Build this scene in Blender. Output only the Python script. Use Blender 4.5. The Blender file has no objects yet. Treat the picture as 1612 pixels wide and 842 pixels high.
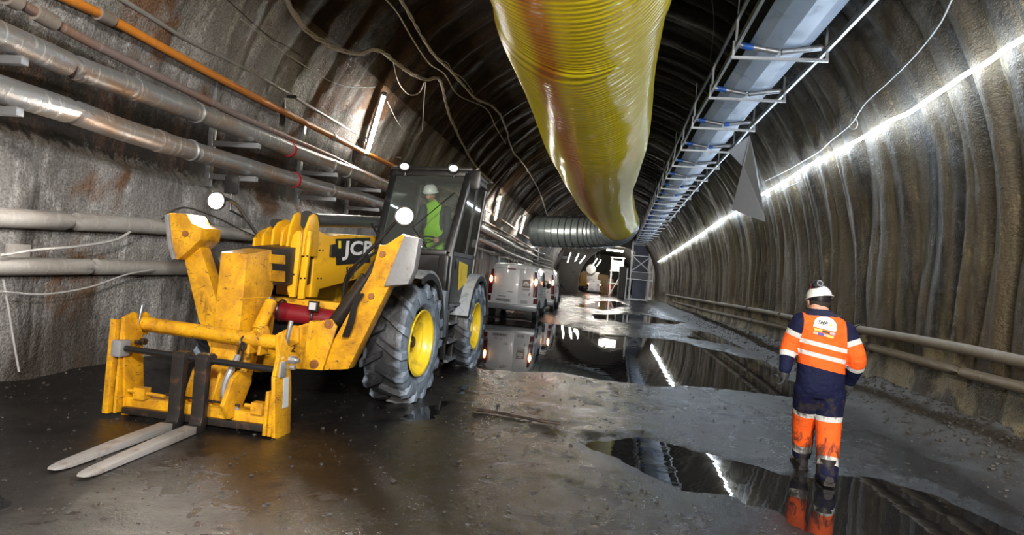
import bpy, bmesh, math, random
import numpy as np
from mathutils import Vector, Matrix
from mathutils.bvhtree import BVHTree
random.seed(7); rng = np.random.default_rng(7)
S = bpy.context.scene; COL = S.collection; PI = math.pi
# ------------------------------------------------------------------ camera
FPX = 1000.0; CX, CY = 806.0, 421.0; EYE = Vector((0, 0, 1.6))
ROLL = math.radians(5); _c, _s = math.cos(ROLL), math.sin(ROLL)
_vx, _vy = 955 - CX, 446 - CY
_a = _vx*_c + _vy*_s; _b = -_vx*_s + _vy*_c
_n = math.sqrt(_a*_a + _b*_b + FPX*FPX)
PITCH = math.asin(_b/_n); YAW = math.atan2(_a, FPX*math.cos(PITCH))
FWD = Vector((-math.sin(YAW)*math.cos(PITCH), math.cos(YAW)*math.cos(PITCH), math.sin(PITCH)))
_R = Vector((math.cos(YAW), math.sin(YAW), 0)); _U = _R.cross(FWD)
RGT = _R*_c + _U*_s; UPV = _U*_c - _R*_s
cam_data = bpy.data.cameras.new('camera'); cam = bpy.data.objects.new('camera', cam_data); COL.objects.link(cam)
cam_data.sensor_fit = 'HORIZONTAL'; cam_data.sensor_width = 36; cam_data.lens = 36*FPX/1612
cam_data.clip_start = 0.05; cam_data.clip_end = 400
cam.matrix_world = Matrix(((RGT.x, UPV.x, -FWD.x, EYE.x), (RGT.y, UPV.y, -FWD.y, EYE.y), (RGT.z, UPV.z, -FWD.z, EYE.z), (0, 0, 0, 1)))
S.camera = cam
# ------------------------------------------------------------------ world, exposure, large lights
w = bpy.data.worlds.new('world'); S.world = w; w.use_nodes = True
w.node_tree.nodes['Background'].inputs[0].default_value = (.55, .6, .7, 1)
w.node_tree.nodes['Background'].inputs[1].default_value = 0.05
S.view_settings.view_transform = 'Standard'; S.view_settings.look = 'None'
S.view_settings.exposure = 0.5; S.view_settings.gamma = 1.0
S.cycles.max_bounces = 6; S.cycles.diffuse_bounces = 3; S.cycles.glossy_bounces = 4
S.cycles.transparent_max_bounces = 12; S.cycles.sample_clamp_indirect = 4.0; S.cycles.caustics_reflective = False
K_TUBE = 170.0; K_LED = 48.0; K_FAR = 170.0
def area_lamp(name, loc, target, size, power, color):
    d = bpy.data.lights.new(name, 'AREA'); d.shape = 'RECTANGLE'; d.size = size[0]; d.size_y = size[1]
    d.energy = power; d.color = color
    o = bpy.data.objects.new(name, d); COL.objects.link(o); o.location = loc
    o.rotation_euler = (Vector(target) - Vector(loc)).to_track_quat('-Z', 'Y').to_euler(); return o
# unseen lamps added behind the camera, standing for the light from there
area_lamp('unseen_flood', (-.6, -2.6, 2.35), (-5.2, 7.0, 2.1), (.35, .25), 360, (1, .91, .80))
area_lamp('unseen_flood', (1.8, -3.0, 4.6), (-1.0, 9, 4.2), (.8, .5), 720, (1, .93, .84))
area_lamp('unseen_flood', (0.5, -3.5, 5.2), (2.6, 6.5, .8), (.8, .5), 300, (.94, .97, 1))

# ------------------------------------------------------------------ pixel <-> place helpers
def ray(px, py): return FWD + RGT*((px - CX)/FPX) - UPV*((py - CY)/FPX)
def at(px, py, x=None, y=None, z=None):
    d = ray(px, py)
    if x is not None: t = x/d.x
    elif y is not None: t = y/d.y
    else: t = (z - EYE.z)/d.z
    return EYE + d*t
# ------------------------------------------------------------------ numpy noise
_tab = rng.random((256, 256))
def vnoise(x, y):
    x = np.asarray(x, float); y = np.asarray(y, float)
    xi = np.floor(x).astype(int); yi = np.floor(y).astype(int); fx = x - xi; fy = y - yi
    fx = fx*fx*(3 - 2*fx); fy = fy*fy*(3 - 2*fy)
    g = lambda a, b: _tab[a & 255, b & 255]
    return (g(xi, yi)*(1-fx) + g(xi+1, yi)*fx)*(1-fy) + (g(xi, yi+1)*(1-fx) + g(xi+1, yi+1)*fx)*fy
def fbm(x, y, n=4):
    s = 0; a = .5
    for i in range(n): s = s + a*(vnoise(x*2**i + 17*i, y*2**i + 31*i) - .5); a *= .5
    return s
# ------------------------------------------------------------------ materials
MATS = {}
def nodes_of(name):
    m = bpy.data.materials.new(name); m.use_nodes = True; nt = m.node_tree
    return m, nt, nt.nodes['Principled BSDF']
def N(nt, t, **k):
    n = nt.nodes.new(t)
    for a, b in k.items():
        if a.startswith('i_'): n.inputs[a[2:].replace('_', ' ')].default_value = b
        else: setattr(n, a, b)
    return n
def noise(nt, vec, scale, detail=5, rough=.6, dist=0):
    n = N(nt, 'ShaderNodeTexNoise'); n.inputs['Scale'].default_value = scale; n.inputs['Detail'].default_value = detail
    n.inputs['Roughness'].default_value = rough; n.inputs['Distortion'].default_value = dist
    if vec is not None: nt.links.new(vec, n.inputs['Vector'])
    return n.outputs['Fac']
def ramp(nt, fac, a, b, lo=(0, 0, 0, 1), hi=(1, 1, 1, 1)):
    r = N(nt, 'ShaderNodeValToRGB'); e = r.color_ramp.elements
    e[0].position = a; e[1].position = b; e[0].color = lo; e[1].color = hi
    nt.links.new(fac, r.inputs[0]); return r.outputs[0]
def mixc(nt, fac, A, B, mode='MIX'):
    m = N(nt, 'ShaderNodeMix', data_type='RGBA', blend_type=mode)
    for sock, v in ((m.inputs[0], fac), (m.inputs[6], A), (m.inputs[7], B)):
        if isinstance(v, (int, float)): sock.default_value = v
        elif isinstance(v, tuple): sock.default_value = v if len(v) == 4 else v + (1,)
        else: nt.links.new(v, sock)
    return m.outputs[2]
def math_(nt, op, a, b=0.0, clamp=False):
    m = N(nt, 'ShaderNodeMath', operation=op); m.use_clamp = clamp
    for sock, v in ((m.inputs[0], a), (m.inputs[1], b)):
        if isinstance(v, (int, float)): sock.default_value = v
        else: nt.links.new(v, sock)
    return m.outputs[0]
def bump(nt, h, strength, dist):
    b = N(nt, 'ShaderNodeBump'); b.inputs['Strength'].default_value = strength; b.inputs['Distance'].default_value = dist
    nt.links.new(h, b.inputs['Height']); return b.outputs[0]
def objco(nt): return N(nt, 'ShaderNodeTexCoord').outputs['Object']
def mapping(nt, vec, sc):
    m = N(nt, 'ShaderNodeMapping'); m.inputs['Scale'].default_value = sc; nt.links.new(vec, m.inputs[0]); return m.outputs[0]
def mat(name, col, rough=.5, metal=0.0, dirt=None, dirt_amt=.35, dscale=6, bmp=0.0, bscale=40, coat=0.0, emit=None, estr=0.0, spec=.5):
    if name in MATS: return MATS[name]
    m, nt, p = nodes_of(name); L = nt.links
    p.inputs['Roughness'].default_value = rough; p.inputs['Metallic'].default_value = metal
    p.inputs['Coat Weight'].default_value = coat; p.inputs['Specular IOR Level'].default_value = spec
    co = objco(nt)
    d = dirt if dirt else tuple(c*.55 for c in col)
    n1 = noise(nt, co, dscale, 6, .65, .6)
    fac = ramp(nt, n1, .5 + .15*(1 - 2*dirt_amt), .72 + .15*(1 - 2*dirt_amt))
    c = mixc(nt, fac, col, d); L.new(c, p.inputs['Base Color'])
    r = math_(nt, 'ADD', math_(nt, 'MULTIPLY', fac, .25), rough, True); L.new(r, p.inputs['Roughness'])
    if bmp: L.new(bump(nt, noise(nt, co, bscale, 3), bmp, .01), p.inputs['Normal'])
    if emit: p.inputs['Emission Color'].default_value = emit + (1,); p.inputs['Emission Strength'].default_value = estr
    MATS[name] = m; return m
YEL = mat('machine_yellow', (.80, .42, .012), .34, 0, (.30, .15, .03), .28, 5, .05, 30, coat=.3)
# scratches and chips on the machine paint
def worn_yellow():
    m, nt, p = nodes_of('worn_machine_yellow'); L = nt.links; co = objco(nt)
    n1 = noise(nt, co, 4, 6, .7, .5); n2 = noise(nt, mapping(nt, co, (9, 9, 22)), 1.6, 5, .75, 1.2)
    c = mixc(nt, ramp(nt, n1, .40, .72), (.72, .36, .010), (.30, .125, .013))
    n3 = noise(nt, mapping(nt, co, (14, 14, 2.5)), 1.0, 5, .7, .3); c = mixc(nt, math_(nt, 'MULTIPLY', ramp(nt, n3, .58, .74), .75), c, (.14, .055, .015))
    ch = ramp(nt, n2, .60, .64); c = mixc(nt, ch, c, (.035, .022, .016)); L.new(c, p.inputs['Base Color'])
    L.new(math_(nt, 'ADD', math_(nt, 'MULTIPLY', ch, .35), .38), p.inputs['Roughness'])
    L.new(bump(nt, ch, -.3, .004), p.inputs['Normal']); p.inputs['Coat Weight'].default_value = .25
    MATS['worn'] = m; return m
YWORN = worn_yellow()
BLK = mat('black_paint', (.012, .012, .013), .35, 0, (.06, .055, .05), .3, 5)
DARKM = mat('dark_greasy_steel', (.045, .038, .034), .38, .6, (.14, .07, .035), .35, 8, .2, 50)
FORKM = mat('dark_fork_steel', (.045, .04, .038), .36, .6, (.16, .07, .04), .35, 9, .2, 60)
TINEM = mat('worn_bright_fork_steel', (.40, .39, .39), .42, .35, (.22, .13, .09), .35, 7, .2, 60)
STEEL = mat('galvanised_steel', (.46, .48, .51), .34, .8, (.28, .29, .31), .4, 9)
GREYP = mat('dusty_grey_plate', (.25, .25, .26), .5, .2, (.16, .15, .14), .4, 8, .2, 30)
DUST = mat('dusty_mudguard', (.36, .39, .43), .6, 0, (.12, .13, .14), .45, 5, .2, 30)
RUBBER = mat('black_rubber', (.02, .02, .021), .6, 0, (.08, .08, .08), .3, 8)
HOSE = mat('black_hose', (.014, .013, .012), .4)
RUSTB = mat('rusty_bolt', (.30, .12, .035), .5, .2, (.08, .03, .012), .4, 30)
REDP = mat('red_cylinder_paint', (.20, .008, .014), .4, 0, (.05, .01, .01), .4, 6)
WHITEP = mat('white_van_paint', (.72, .74, .78), .3, 0, (.52, .53, .55), .35, 3, coat=.6)
WHITE = mat('white_print', (.85, .85, .85), .5)
BLACK = mat('black_print', (.01, .01, .01), .4)
YPRINT = mat('yellow_print', (.85, .62, .02), .5)
DKGL = mat('dark_window_glass', (.01, .012, .015), .06, 0)
HIVIS = mat('lime_high_visibility_cloth', (.28, .58, .02), .7)
SKIN = mat('skin', (.55, .28, .19), .5)
def emis(name, col, k):
    m = bpy.data.materials.new(name); m.use_nodes = True; nt = m.node_tree; nt.nodes.clear()
    e = nt.nodes.new('ShaderNodeEmission'); e.inputs[0].default_value = col + (1,); e.inputs[1].default_value = k
    o = nt.nodes.new('ShaderNodeOutputMaterial'); nt.links.new(e.outputs[0], o.inputs[0]); return m
E_TUBE = emis('lit_tube', (1, .93, .80), K_TUBE); E_LED = emis('lit_led_rope', (.74, .87, 1), K_LED)
E_FAR = emis('lit_far_tube', (1, .93, .82), K_FAR); E_HEAD = emis('lit_headlamp', (1, .93, .8), 45)
E_TAIL = emis('lit_tail_lamp', (1, .22, .06), 24); E_BULB = emis('lit_tail_bulb', (1, .62, .3), 70); E_WORK = emis('lit_work_lamp', (1, .97, .9), 1.3)
def glass(name, tint=(.8, .9, .88), a=.80):
    m = bpy.data.materials.new(name); m.use_nodes = True; nt = m.node_tree; nt.nodes.clear()
    t = nt.nodes.new('ShaderNodeBsdfTransparent'); t.inputs[0].default_value = tint + (1,)
    g = nt.nodes.new('ShaderNodeBsdfGlossy'); g.inputs['Roughness'].default_value = .03
    d = nt.nodes.new('ShaderNodeBsdfDiffuse'); d.inputs[0].default_value = (.45, .47, .45, 1)
    f = nt.nodes.new('ShaderNodeFresnel'); f.inputs[0].default_value = 1.5
    m1 = nt.nodes.new('ShaderNodeMixShader'); m2 = nt.nodes.new('ShaderNodeMixShader'); m2.inputs[0].default_value = 1 - a
    nt.links.new(t.outputs[0], m2.inputs[1]); nt.links.new(d.outputs[0], m2.inputs[2])
    nt.links.new(f.outputs[0], m1.inputs[0]); nt.links.new(m2.outputs[0], m1.inputs[1]); nt.links.new(g.outputs[0], m1.inputs[2])
    o = nt.nodes.new('ShaderNodeOutputMaterial'); nt.links.new(m1.outputs[0], o.inputs[0]); return m
GLASS = glass('dusty_cab_glass', (.93, .97, .95), .94)
SIDEGLASS = glass('side_cab_glass', (.65, .8, .8), .93)

# ------------------------------------------------------------------ mesh builder
SPLIT = {'truss_post', 'hanger_rod', 'end_cap', 'step_frame', 'ram_bracket', 'guide_rail', 'front_frame', 'wear_pad', 'hose_guide', 'axle', 'stabiliser_bracket', 'hose', 'tube', 'adjuster', 'pin_nut'}
class MB:
    def __init__(s): s.v = []; s.f = []; s.m = []; s.p = []
    def add(s, vs, fs, mi=0):
        o = len(s.v); s.p.append((o, len(s.f))); s.v += [Vector(p) for p in vs]; s.f += [tuple(i + o for i in f) for f in fs]; s.m += [mi]*len(fs); return s
    def box(s, lo, hi, mi=0):
        x0, y0, z0 = lo; x1, y1, z1 = hi
        return s.add([(x0,y0,z0),(x1,y0,z0),(x1,y1,z0),(x0,y1,z0),(x0,y0,z1),(x1,y0,z1),(x1,y1,z1),(x0,y1,z1)],
                     [(0,3,2,1),(4,5,6,7),(0,1,5,4),(1,2,6,5),(2,3,7,6),(3,0,4,7)], mi)
    def cbox(s, c, d, rot=None, mi=0):
        b = MB().box((-d[0]/2,-d[1]/2,-d[2]/2), (d[0]/2,d[1]/2,d[2]/2)); c = Vector(c)
        return s.add([c + (rot @ v if rot else v) for v in b.v], b.f, mi)
    def beam(s, p0, p1, w, h, up=(0, 0, 1), mi=0):
        p0 = Vector(p0); p1 = Vector(p1); d = (p1 - p0); L = d.length; d.normalize()
        u = Vector(up); x = d.cross(u)
        if x.length < 1e-4: x = d.cross(Vector((1, 0, 0)))
        x.normalize(); z = x.cross(d); m = Matrix((x, d, z)).transposed()
        return s.cbox((p0 + p1)/2, (w, L, h), m, mi)
    def tube(s, pts, r, seg=10, caps=True, mi=0, closed=False):
        pts = [Vector(p) for p in pts]; n = len(pts); rs = r if isinstance(r, (list, tuple)) else [r]*n
        t0 = (pts[1] - pts[0]).normalized(); a = t0.orthogonal().normalized(); vs = []
        for i, p in enumerate(pts):
            if i == 0: t = pts[1] - pts[0]
            elif i == n - 1: t = pts[-1] - pts[-2]
            else: t = (pts[i+1] - p).normalized() + (p - pts[i-1]).normalized()
            if t.length < 1e-9: t = t0
            t.normalize(); a = (a - t*a.dot(t)); a.normalize(); b = t.cross(a)
            for k in range(seg):
                th = 2*PI*k/seg; vs.append(p + (a*math.cos(th) + b*math.sin(th))*rs[i])
        fs = [(i*seg + k, i*seg + (k+1) % seg, (i+1)*seg + (k+1) % seg, (i+1)*seg + k) for i in range(n-1) for k in range(seg)]
        if caps: fs += [tuple(range(seg))[::-1], tuple((n-1)*seg + k for k in range(seg))]
        return s.add(vs, fs, mi)
    def cyl(s, p0, p1, r, seg=16, mi=0, r1=None): return s.tube([p0, p1], [r, r if r1 is None else r1], seg, True, mi)
    def prism(s, poly, off, mi=0):
        """poly: planar 3-D points, off: thickness vector"""
        n = len(poly); P = [Vector(p) for p in poly]; off = Vector(off)
        vs = P + [p + off for p in P]
        fs = [tuple(range(n)), tuple(range(2*n - 1, n - 1, -1))] + [((i+1) % n, i, i + n, (i+1) % n + n) for i in range(n)]
        return s.add(vs, fs, mi)
    def lathe(s, prof, c=(0,0,0), axis='X', seg=40, mi=0):
        c = Vector(c); vs = []; n = len(prof)
        for k in range(seg):
            th = 2*PI*k/seg; cs, sn = math.cos(th), math.sin(th)
            for (h, r) in prof:
                vs.append(c + (Vector((h, r*cs, r*sn)) if axis == 'X' else Vector((r*cs, h, r*sn)) if axis == 'Y' else Vector((r*cs, r*sn, h))))
        fs = [(k*n + i, k*n + i + 1, ((k+1) % seg)*n + i + 1, ((k+1) % seg)*n + i) for k in range(seg) for i in range(n-1)]
        return s.add(vs, fs, mi)
    def ball(s, c, r, seg=14, rings=8, mi=0, zlo=-1.0):
        c = Vector(c); r = Vector(r) if not isinstance(r, (int, float)) else Vector((r, r, r)); vs = []
        for i in range(rings + 1):
            ph = math.asin(zlo) + (PI/2 - math.asin(zlo))*i/rings
            for k in range(seg):
                th = 2*PI*k/seg; vs.append(c + Vector((r.x*math.cos(ph)*math.cos(th), r.y*math.cos(ph)*math.sin(th), r.z*math.sin(ph))))
        fs = [(i*seg + k, i*seg + (k+1) % seg, (i+1)*seg + (k+1) % seg, (i+1)*seg + k) for i in range(rings) for k in range(seg)]
        fs.append(tuple(range(seg))[::-1]); return s.add(vs, fs, mi)
    def merge(s, o, mi=0): return s.add(o.v, o.f, mi)
    def build(s, name, material, parent=None, smooth=True, bevel=0, angle=35):
        if name in SPLIT and parent is not None and len(s.p) > 1:
            first = None; E_ = s.p + [(len(s.v), len(s.f))]
            for (v0, f0), (v1, f1) in zip(E_[:-1], E_[1:]):
                c = MB(); c.v = s.v[v0:v1]; c.f = [tuple(i - v0 for i in f) for f in s.f[f0:f1]]; c.m = s.m[f0:f1]; c.p = [(0, 0)]
                o = c.build(name, material, parent, smooth, bevel, angle); first = first or o
            return first
        me = bpy.data.meshes.new(name); off = Vector((0, 0, 0)); q = parent
        while q is not None: off += q.location; q = q.parent
        me.from_pydata([tuple(v - off) for v in s.v], [], s.f); me.validate()
        ms = material if isinstance(material, (list, tuple)) else [material]
        for m_ in ms: me.materials.append(m_)
        if len(ms) > 1 and len(me.polygons) == len(s.m): me.polygons.foreach_set('material_index', s.m)
        bm = bmesh.new(); bm.from_mesh(me); bmesh.ops.remove_doubles(bm, verts=bm.verts, dist=1e-5)
        bmesh.ops.recalc_face_normals(bm, faces=bm.faces)
        if bevel:
            es = [e for e in bm.edges if len(e.link_faces) == 2 and e.calc_face_angle(0) > .6]
            try: bmesh.ops.bevel(bm, geom=es, offset=bevel, segments=2, profile=.6, affect='EDGES', clamp_overlap=True)
            except Exception: pass
        bm.to_mesh(me); bm.free()
        if smooth:
            me.polygons.foreach_set('use_smooth', [True]*len(me.polygons)); me.set_sharp_from_angle(angle=math.radians(angle))
        o = bpy.data.objects.new(name, me); COL.objects.link(o)
        if parent is not None: o.parent = parent
        return o
def tag(o, label=None, cat=None, group=None, kind=None):
    for k, v in (('label', label), ('category', cat), ('group', group), ('kind', kind)):
        if v: o[k] = v
    return o
def empty(name, loc, label=None, cat=None, group=None):
    o = bpy.data.objects.new(name, None); COL.objects.link(o); o.location = loc; o.empty_display_size = .2
    return tag(o, label, cat, group)
def copy_tree(o, parent=None):
    c = o.copy(); COL.objects.link(c); c.parent = parent
    for ch in list(o.children): copy_tree(ch, c)
    return c
def smooth_path(pts, n=8):
    P = [Vector(p) for p in pts]; P = [P[0]*2 - P[1]] + P + [P[-1]*2 - P[-2]]; out = []
    for i in range(1, len(P) - 2):
        p0, p1, p2, p3 = P[i-1:i+3]
        for k in range(n):
            t = k/n; out.append(.5*((2*p1) + (p2-p0)*t + (2*p0-5*p1+4*p2-p3)*t*t + (3*p1-p0-3*p2+p3)*t**3))
    out.append(P[-2]); return out
def text_mb(txt, org, ux, uy, height, width=None, thick=.003, shear=0, weight=0.0):
    cu = bpy.data.curves.new('t', 'FONT'); cu.body = txt; cu.size = 1; cu.extrude = 0; cu.resolution_u = 3; cu.shear = shear; cu.offset = weight
    ob = bpy.data.objects.new('t', cu); COL.objects.link(ob); bpy.context.view_layer.update()
    me = bpy.data.meshes.new_from_object(ob.evaluated_get(bpy.context.evaluated_depsgraph_get()))
    co = np.array([v.co[:] for v in me.vertices]); mn = co.min(0); mx = co.max(0)
    sy = height/(mx[1] - mn[1]); sx = width/(mx[0] - mn[0]) if width else sy
    ux = Vector(ux).normalized(); uy = Vector(uy).normalized(); nz = ux.cross(uy).normalized(); org = Vector(org)
    mb = MB(); vs = [org + ux*((c[0]-mn[0])*sx) + uy*((c[1]-mn[1])*sy) + nz*thick for c in co]
    mb.add(vs, [tuple(p.vertices) for p in me.polygons])
    bpy.data.objects.remove(ob); bpy.data.meshes.remove(me); bpy.data.curves.remove(cu); return mb

# ================================================================== THE TUNNEL
Z0, BH = 2.2, 6.0
def sides(y):
    y = np.clip(y, -20, 200); l = -5.8 + 0*y; r = 4.65 + .6*np.clip((y - 6)/14, 0, 1)**.8; return l, r
def inside(p, inset=0.0):
    l, r = sides(p[1]); l += inset; r -= inset; cx = (l + r)/2; a = (r - l)/2
    if p[2] < Z0: return l < p[0] < r
    return ((p[0]-cx)/a)**2 + ((p[2]-Z0)/(BH - inset))**2 < 1
def hit(px, py, inset=.06):
    d = ray(px, py); t = 1.0
    while t < 150 and inside(EYE + d*t, inset): t += .3
    t -= .3
    while t < 150 and inside(EYE + d*t, inset): t += .01
    return EYE + d*t
def vault_point(y, s):
    """s in metres along the lining: 0 at the left floor, up over the crown, down the right wall; numpy arrays"""
    l, r = sides(y); cx = (l + r)/2; a = (r - l)/2; T = 2.6; A = 17.0
    th = PI*(1 - np.clip((s - T)/A, 0, 1))
    low_l = s < T; low_r = s > T + A
    x = cx + a*np.cos(th); z = Z0 + BH*np.sin(th)
    z = np.where(low_l, Z0 - (T - s), z); z = np.where(low_r, Z0 - (s - T - A), z)
    nx = -np.cos(th)/a; nz = -np.sin(th)/BH; q = np.sqrt(nx*nx + nz*nz)
    return x, z, nx/q, nz/q
def fold(y, s):
    """how far the sprayed membrane bulges into the tunnel"""
    wob = 2.6*(vnoise(y*.30, s*.16) - .5) + .7*(vnoise(y*1.1, s*.45) - .5)
    u = (y + wob)/1.05; k = np.floor(u); f = u - k
    amp = .35 + .9*vnoise(k*7.31, s*.16 + k*3.7)
    rib = (1 - np.abs(2*f - 1)**2.2)*amp
    u2 = (y*1.0 + .6*wob)/.42 + 9; f2 = u2 - np.floor(u2); rib2 = (1 - np.abs(2*f2 - 1)**2)*vnoise(np.floor(u2)*5.1, s*.3)
    roof = np.clip((s - 4.2)/2.5, 0, 1)*np.clip((22.6 - s)/3.0, 0, 1)
    g = .035 + .10*roof + .045*(s > 12)
    lo = 1 - .75*np.clip((s - 20.6)/.7, 0, 1)*1.0
    g = g*lo
    return .22*np.clip((s - 20.9)/1.3, 0, 1)**1.5*(.6 + 1.2*vnoise(y*.9, s*.8)) + g*rib + .4*g*rib2 + .10*fbm(y*.5, s*.5, 4) + .035*fbm(y*4, s*4, 3)
def lining_mat(name, base, alt, streak, wet, wetlo, strk_lo, splat=None, rough=.75, roof_shade=None, spec=.5, shade_and_stain=None, foot=None, fade=None):
    m, nt, p = nodes_of(name); L = nt.links
    uv = N(nt, 'ShaderNodeUVMap').outputs[0]
    big = noise(nt, mapping(nt, uv, (1.0, .25, 1)), .9, 5, .6, .4)
    st = noise(nt, mapping(nt, uv, (1.5, .22, 1)), 1.0, 6, .7, .3)
    st2 = noise(nt, mapping(nt, uv, (2.2, .36, 1)), 1.2, 7, .78, .25)
    fine = noise(nt, uv, 9, 5, .75); grain = noise(nt, uv, 38, 3, .75)
    c = mixc(nt, ramp(nt, big, .35, .65), base, alt)
    c = mixc(nt, math_(nt, 'MULTIPLY', math_(nt, 'MULTIPLY', ramp(nt, st2, strk_lo, strk_lo + .13), .75), ramp(nt, fine, .40, .60)), c, streak)
    c = mixc(nt, ramp(nt, st, wetlo, wetlo + .1), c, wet)
    if splat: 
        sp = noise(nt, mapping(nt, uv, (1, .8, 1)), .55, 4, .5, .5); c = mixc(nt, ramp(nt, sp, .56, .6), c, splat)
    c = mixc(nt, ramp(nt, grain, .3, .75, (.55, .55, .55, 1), (1.25, 1.25, 1.25, 1)), c, (1, 1, 1), 'MULTIPLY')
    if roof_shade:
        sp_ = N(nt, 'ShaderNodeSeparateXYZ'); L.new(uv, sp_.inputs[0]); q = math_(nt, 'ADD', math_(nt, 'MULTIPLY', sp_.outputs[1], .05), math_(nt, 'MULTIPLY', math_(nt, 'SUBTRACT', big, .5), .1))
        c = mixc(nt, ramp(nt, q, roof_shade[0]*.05, roof_shade[0]*.05 + .05), c, roof_shade[1])  # shade right of the duct painted into the lining as near-black
    mm = N(nt, 'ShaderNodeMix', data_type='RGBA', blend_type='MULTIPLY'); mm.inputs[0].default_value = .7
    p.inputs['Specular IOR Level'].default_value = spec
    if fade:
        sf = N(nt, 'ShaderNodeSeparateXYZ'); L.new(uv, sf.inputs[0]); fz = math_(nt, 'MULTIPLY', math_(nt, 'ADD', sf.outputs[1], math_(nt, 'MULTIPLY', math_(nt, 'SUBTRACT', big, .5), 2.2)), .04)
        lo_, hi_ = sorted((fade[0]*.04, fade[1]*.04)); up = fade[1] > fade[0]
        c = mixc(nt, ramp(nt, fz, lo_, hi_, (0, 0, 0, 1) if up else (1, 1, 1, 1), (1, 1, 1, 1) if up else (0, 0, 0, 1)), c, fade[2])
    if foot:
        sb = N(nt, 'ShaderNodeSeparateXYZ'); L.new(uv, sb.inputs[0]); pn = noise(nt, mapping(nt, uv, (.9, .9, 1)), 1.0, 5, .62, .3)
        lowm = ramp(nt, math_(nt, 'MULTIPLY', math_(nt, 'ADD', sb.outputs[1], math_(nt, 'MULTIPLY', math_(nt, 'SUBTRACT', pn, .5), 1.6)), .04), (foot - .4)*.04, foot*.04)
        c = mixc(nt, math_(nt, 'MULTIPLY', lowm, .85), c, mixc(nt, ramp(nt, pn, .47, .55), mixc(nt, ramp(nt, fine, .4, .6), (.045, .030, .014), (.09, .065, .025)), (.34, .27, .15)))
    if shade_and_stain:
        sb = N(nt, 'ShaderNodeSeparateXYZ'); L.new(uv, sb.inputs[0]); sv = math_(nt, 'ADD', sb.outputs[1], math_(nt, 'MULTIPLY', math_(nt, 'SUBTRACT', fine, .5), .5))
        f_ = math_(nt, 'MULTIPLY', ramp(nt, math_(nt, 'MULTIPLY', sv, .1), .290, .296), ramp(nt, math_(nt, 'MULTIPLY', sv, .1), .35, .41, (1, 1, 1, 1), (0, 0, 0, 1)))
        c = mixc(nt, math_(nt, 'MULTIPLY', f_, .93), c, mixc(nt, ramp(nt, st2, .48, .66), (.010, .007, .006), (.10, .036, .012)))  # dark band paints in the pipes' shadow, with rust-brown streaks
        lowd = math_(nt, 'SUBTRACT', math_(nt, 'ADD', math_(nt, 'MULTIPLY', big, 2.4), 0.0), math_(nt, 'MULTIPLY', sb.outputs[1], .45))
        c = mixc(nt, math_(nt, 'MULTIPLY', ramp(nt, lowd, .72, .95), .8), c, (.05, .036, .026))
    L.new(c, mm.inputs[6]); L.new(ramp(nt, grain, .36, .6, (.30, .30, .30, 1), (1.15, 1.15, 1.15, 1)), mm.inputs[7])
    L.new(mm.outputs[2], p.inputs['Base Color'])
    L.new(ramp(nt, st, wetlo - .05, wetlo + .1, (rough,)*3 + (1,), (.32, .32, .32, 1)), p.inputs['Roughness'])
    h = math_(nt, 'ADD', math_(nt, 'MULTIPLY', fine, .7), math_(nt, 'MULTIPLY', grain, .35))
    L.new(bump(nt, h, 1.0, .07), p.inputs['Normal']); return m
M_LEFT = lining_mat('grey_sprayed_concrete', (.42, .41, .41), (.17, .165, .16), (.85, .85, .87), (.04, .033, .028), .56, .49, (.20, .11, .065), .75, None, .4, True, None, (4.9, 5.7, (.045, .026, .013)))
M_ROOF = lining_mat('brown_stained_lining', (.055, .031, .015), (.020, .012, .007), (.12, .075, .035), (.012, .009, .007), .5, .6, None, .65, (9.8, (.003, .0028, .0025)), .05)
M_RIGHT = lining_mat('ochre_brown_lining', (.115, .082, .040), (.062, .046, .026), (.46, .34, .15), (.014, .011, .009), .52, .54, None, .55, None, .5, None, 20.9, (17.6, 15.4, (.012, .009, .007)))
M_FARL = lining_mat('pale_far_lining', (.30, .28, .25), (.2, .18, .16), (.45, .42, .36), (.08, .07, .06), .62, .6)
def ygrid(y0, y1, near=.045):
    ys = [y0]
    while ys[-1] < y1:
        y = ys[-1]; ys.append(y + (near*2 if y < 3 else near if y < 16 else near*min(10, 1 + (y - 16)*.14)))
    return np.array(ys)
def lining(name, s0, s1, ds, material, y0=-12, y1=76, extra=None):
    ys = ygrid(y0, y1); ss = np.arange(s0, s1 + 1e-6, ds); YY, SS = np.meshgrid(ys, ss, indexing='ij')
    x, z, nx, nz = vault_point(YY, SS); d = fold(YY, SS)
    if extra is not None: d = d + extra(YY, SS)
    X = x + nx*d; Z = z + nz*d; ny, ns = YY.shape
    v = np.stack([X, YY, Z], -1).reshape(-1, 3)
    i = np.arange(ny - 1)[:, None]*ns + np.arange(ns - 1)[None]; f = np.stack([i, i + 1, i + ns + 1, i + ns], -1).reshape(-1, 4)
    me = bpy.data.meshes.new(name); me.vertices.add(len(v)); me.vertices.foreach_set('co', v.ravel())
    me.loops.add(f.size); me.polygons.add(len(f)); me.loops.foreach_set('vertex_index', f.ravel())
    me.polygons.foreach_set('loop_start', np.arange(len(f))*4); me.update(calc_edges=True)
    me.polygons.foreach_set('use_smooth', np.ones(len(f), bool))
    uvl = me.uv_layers.new(name='UVMap'); uv = np.stack([YY, SS], -1).reshape(-1, 2)[f.ravel()]
    uvl.data.foreach_set('uv', uv.ravel()); me.materials.append(material); me.validate()
    o = bpy.data.objects.new(name, me); COL.objects.link(o); tag(o, kind='structure'); return o
SMAX = 2.6 + 17 + 2.7
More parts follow.
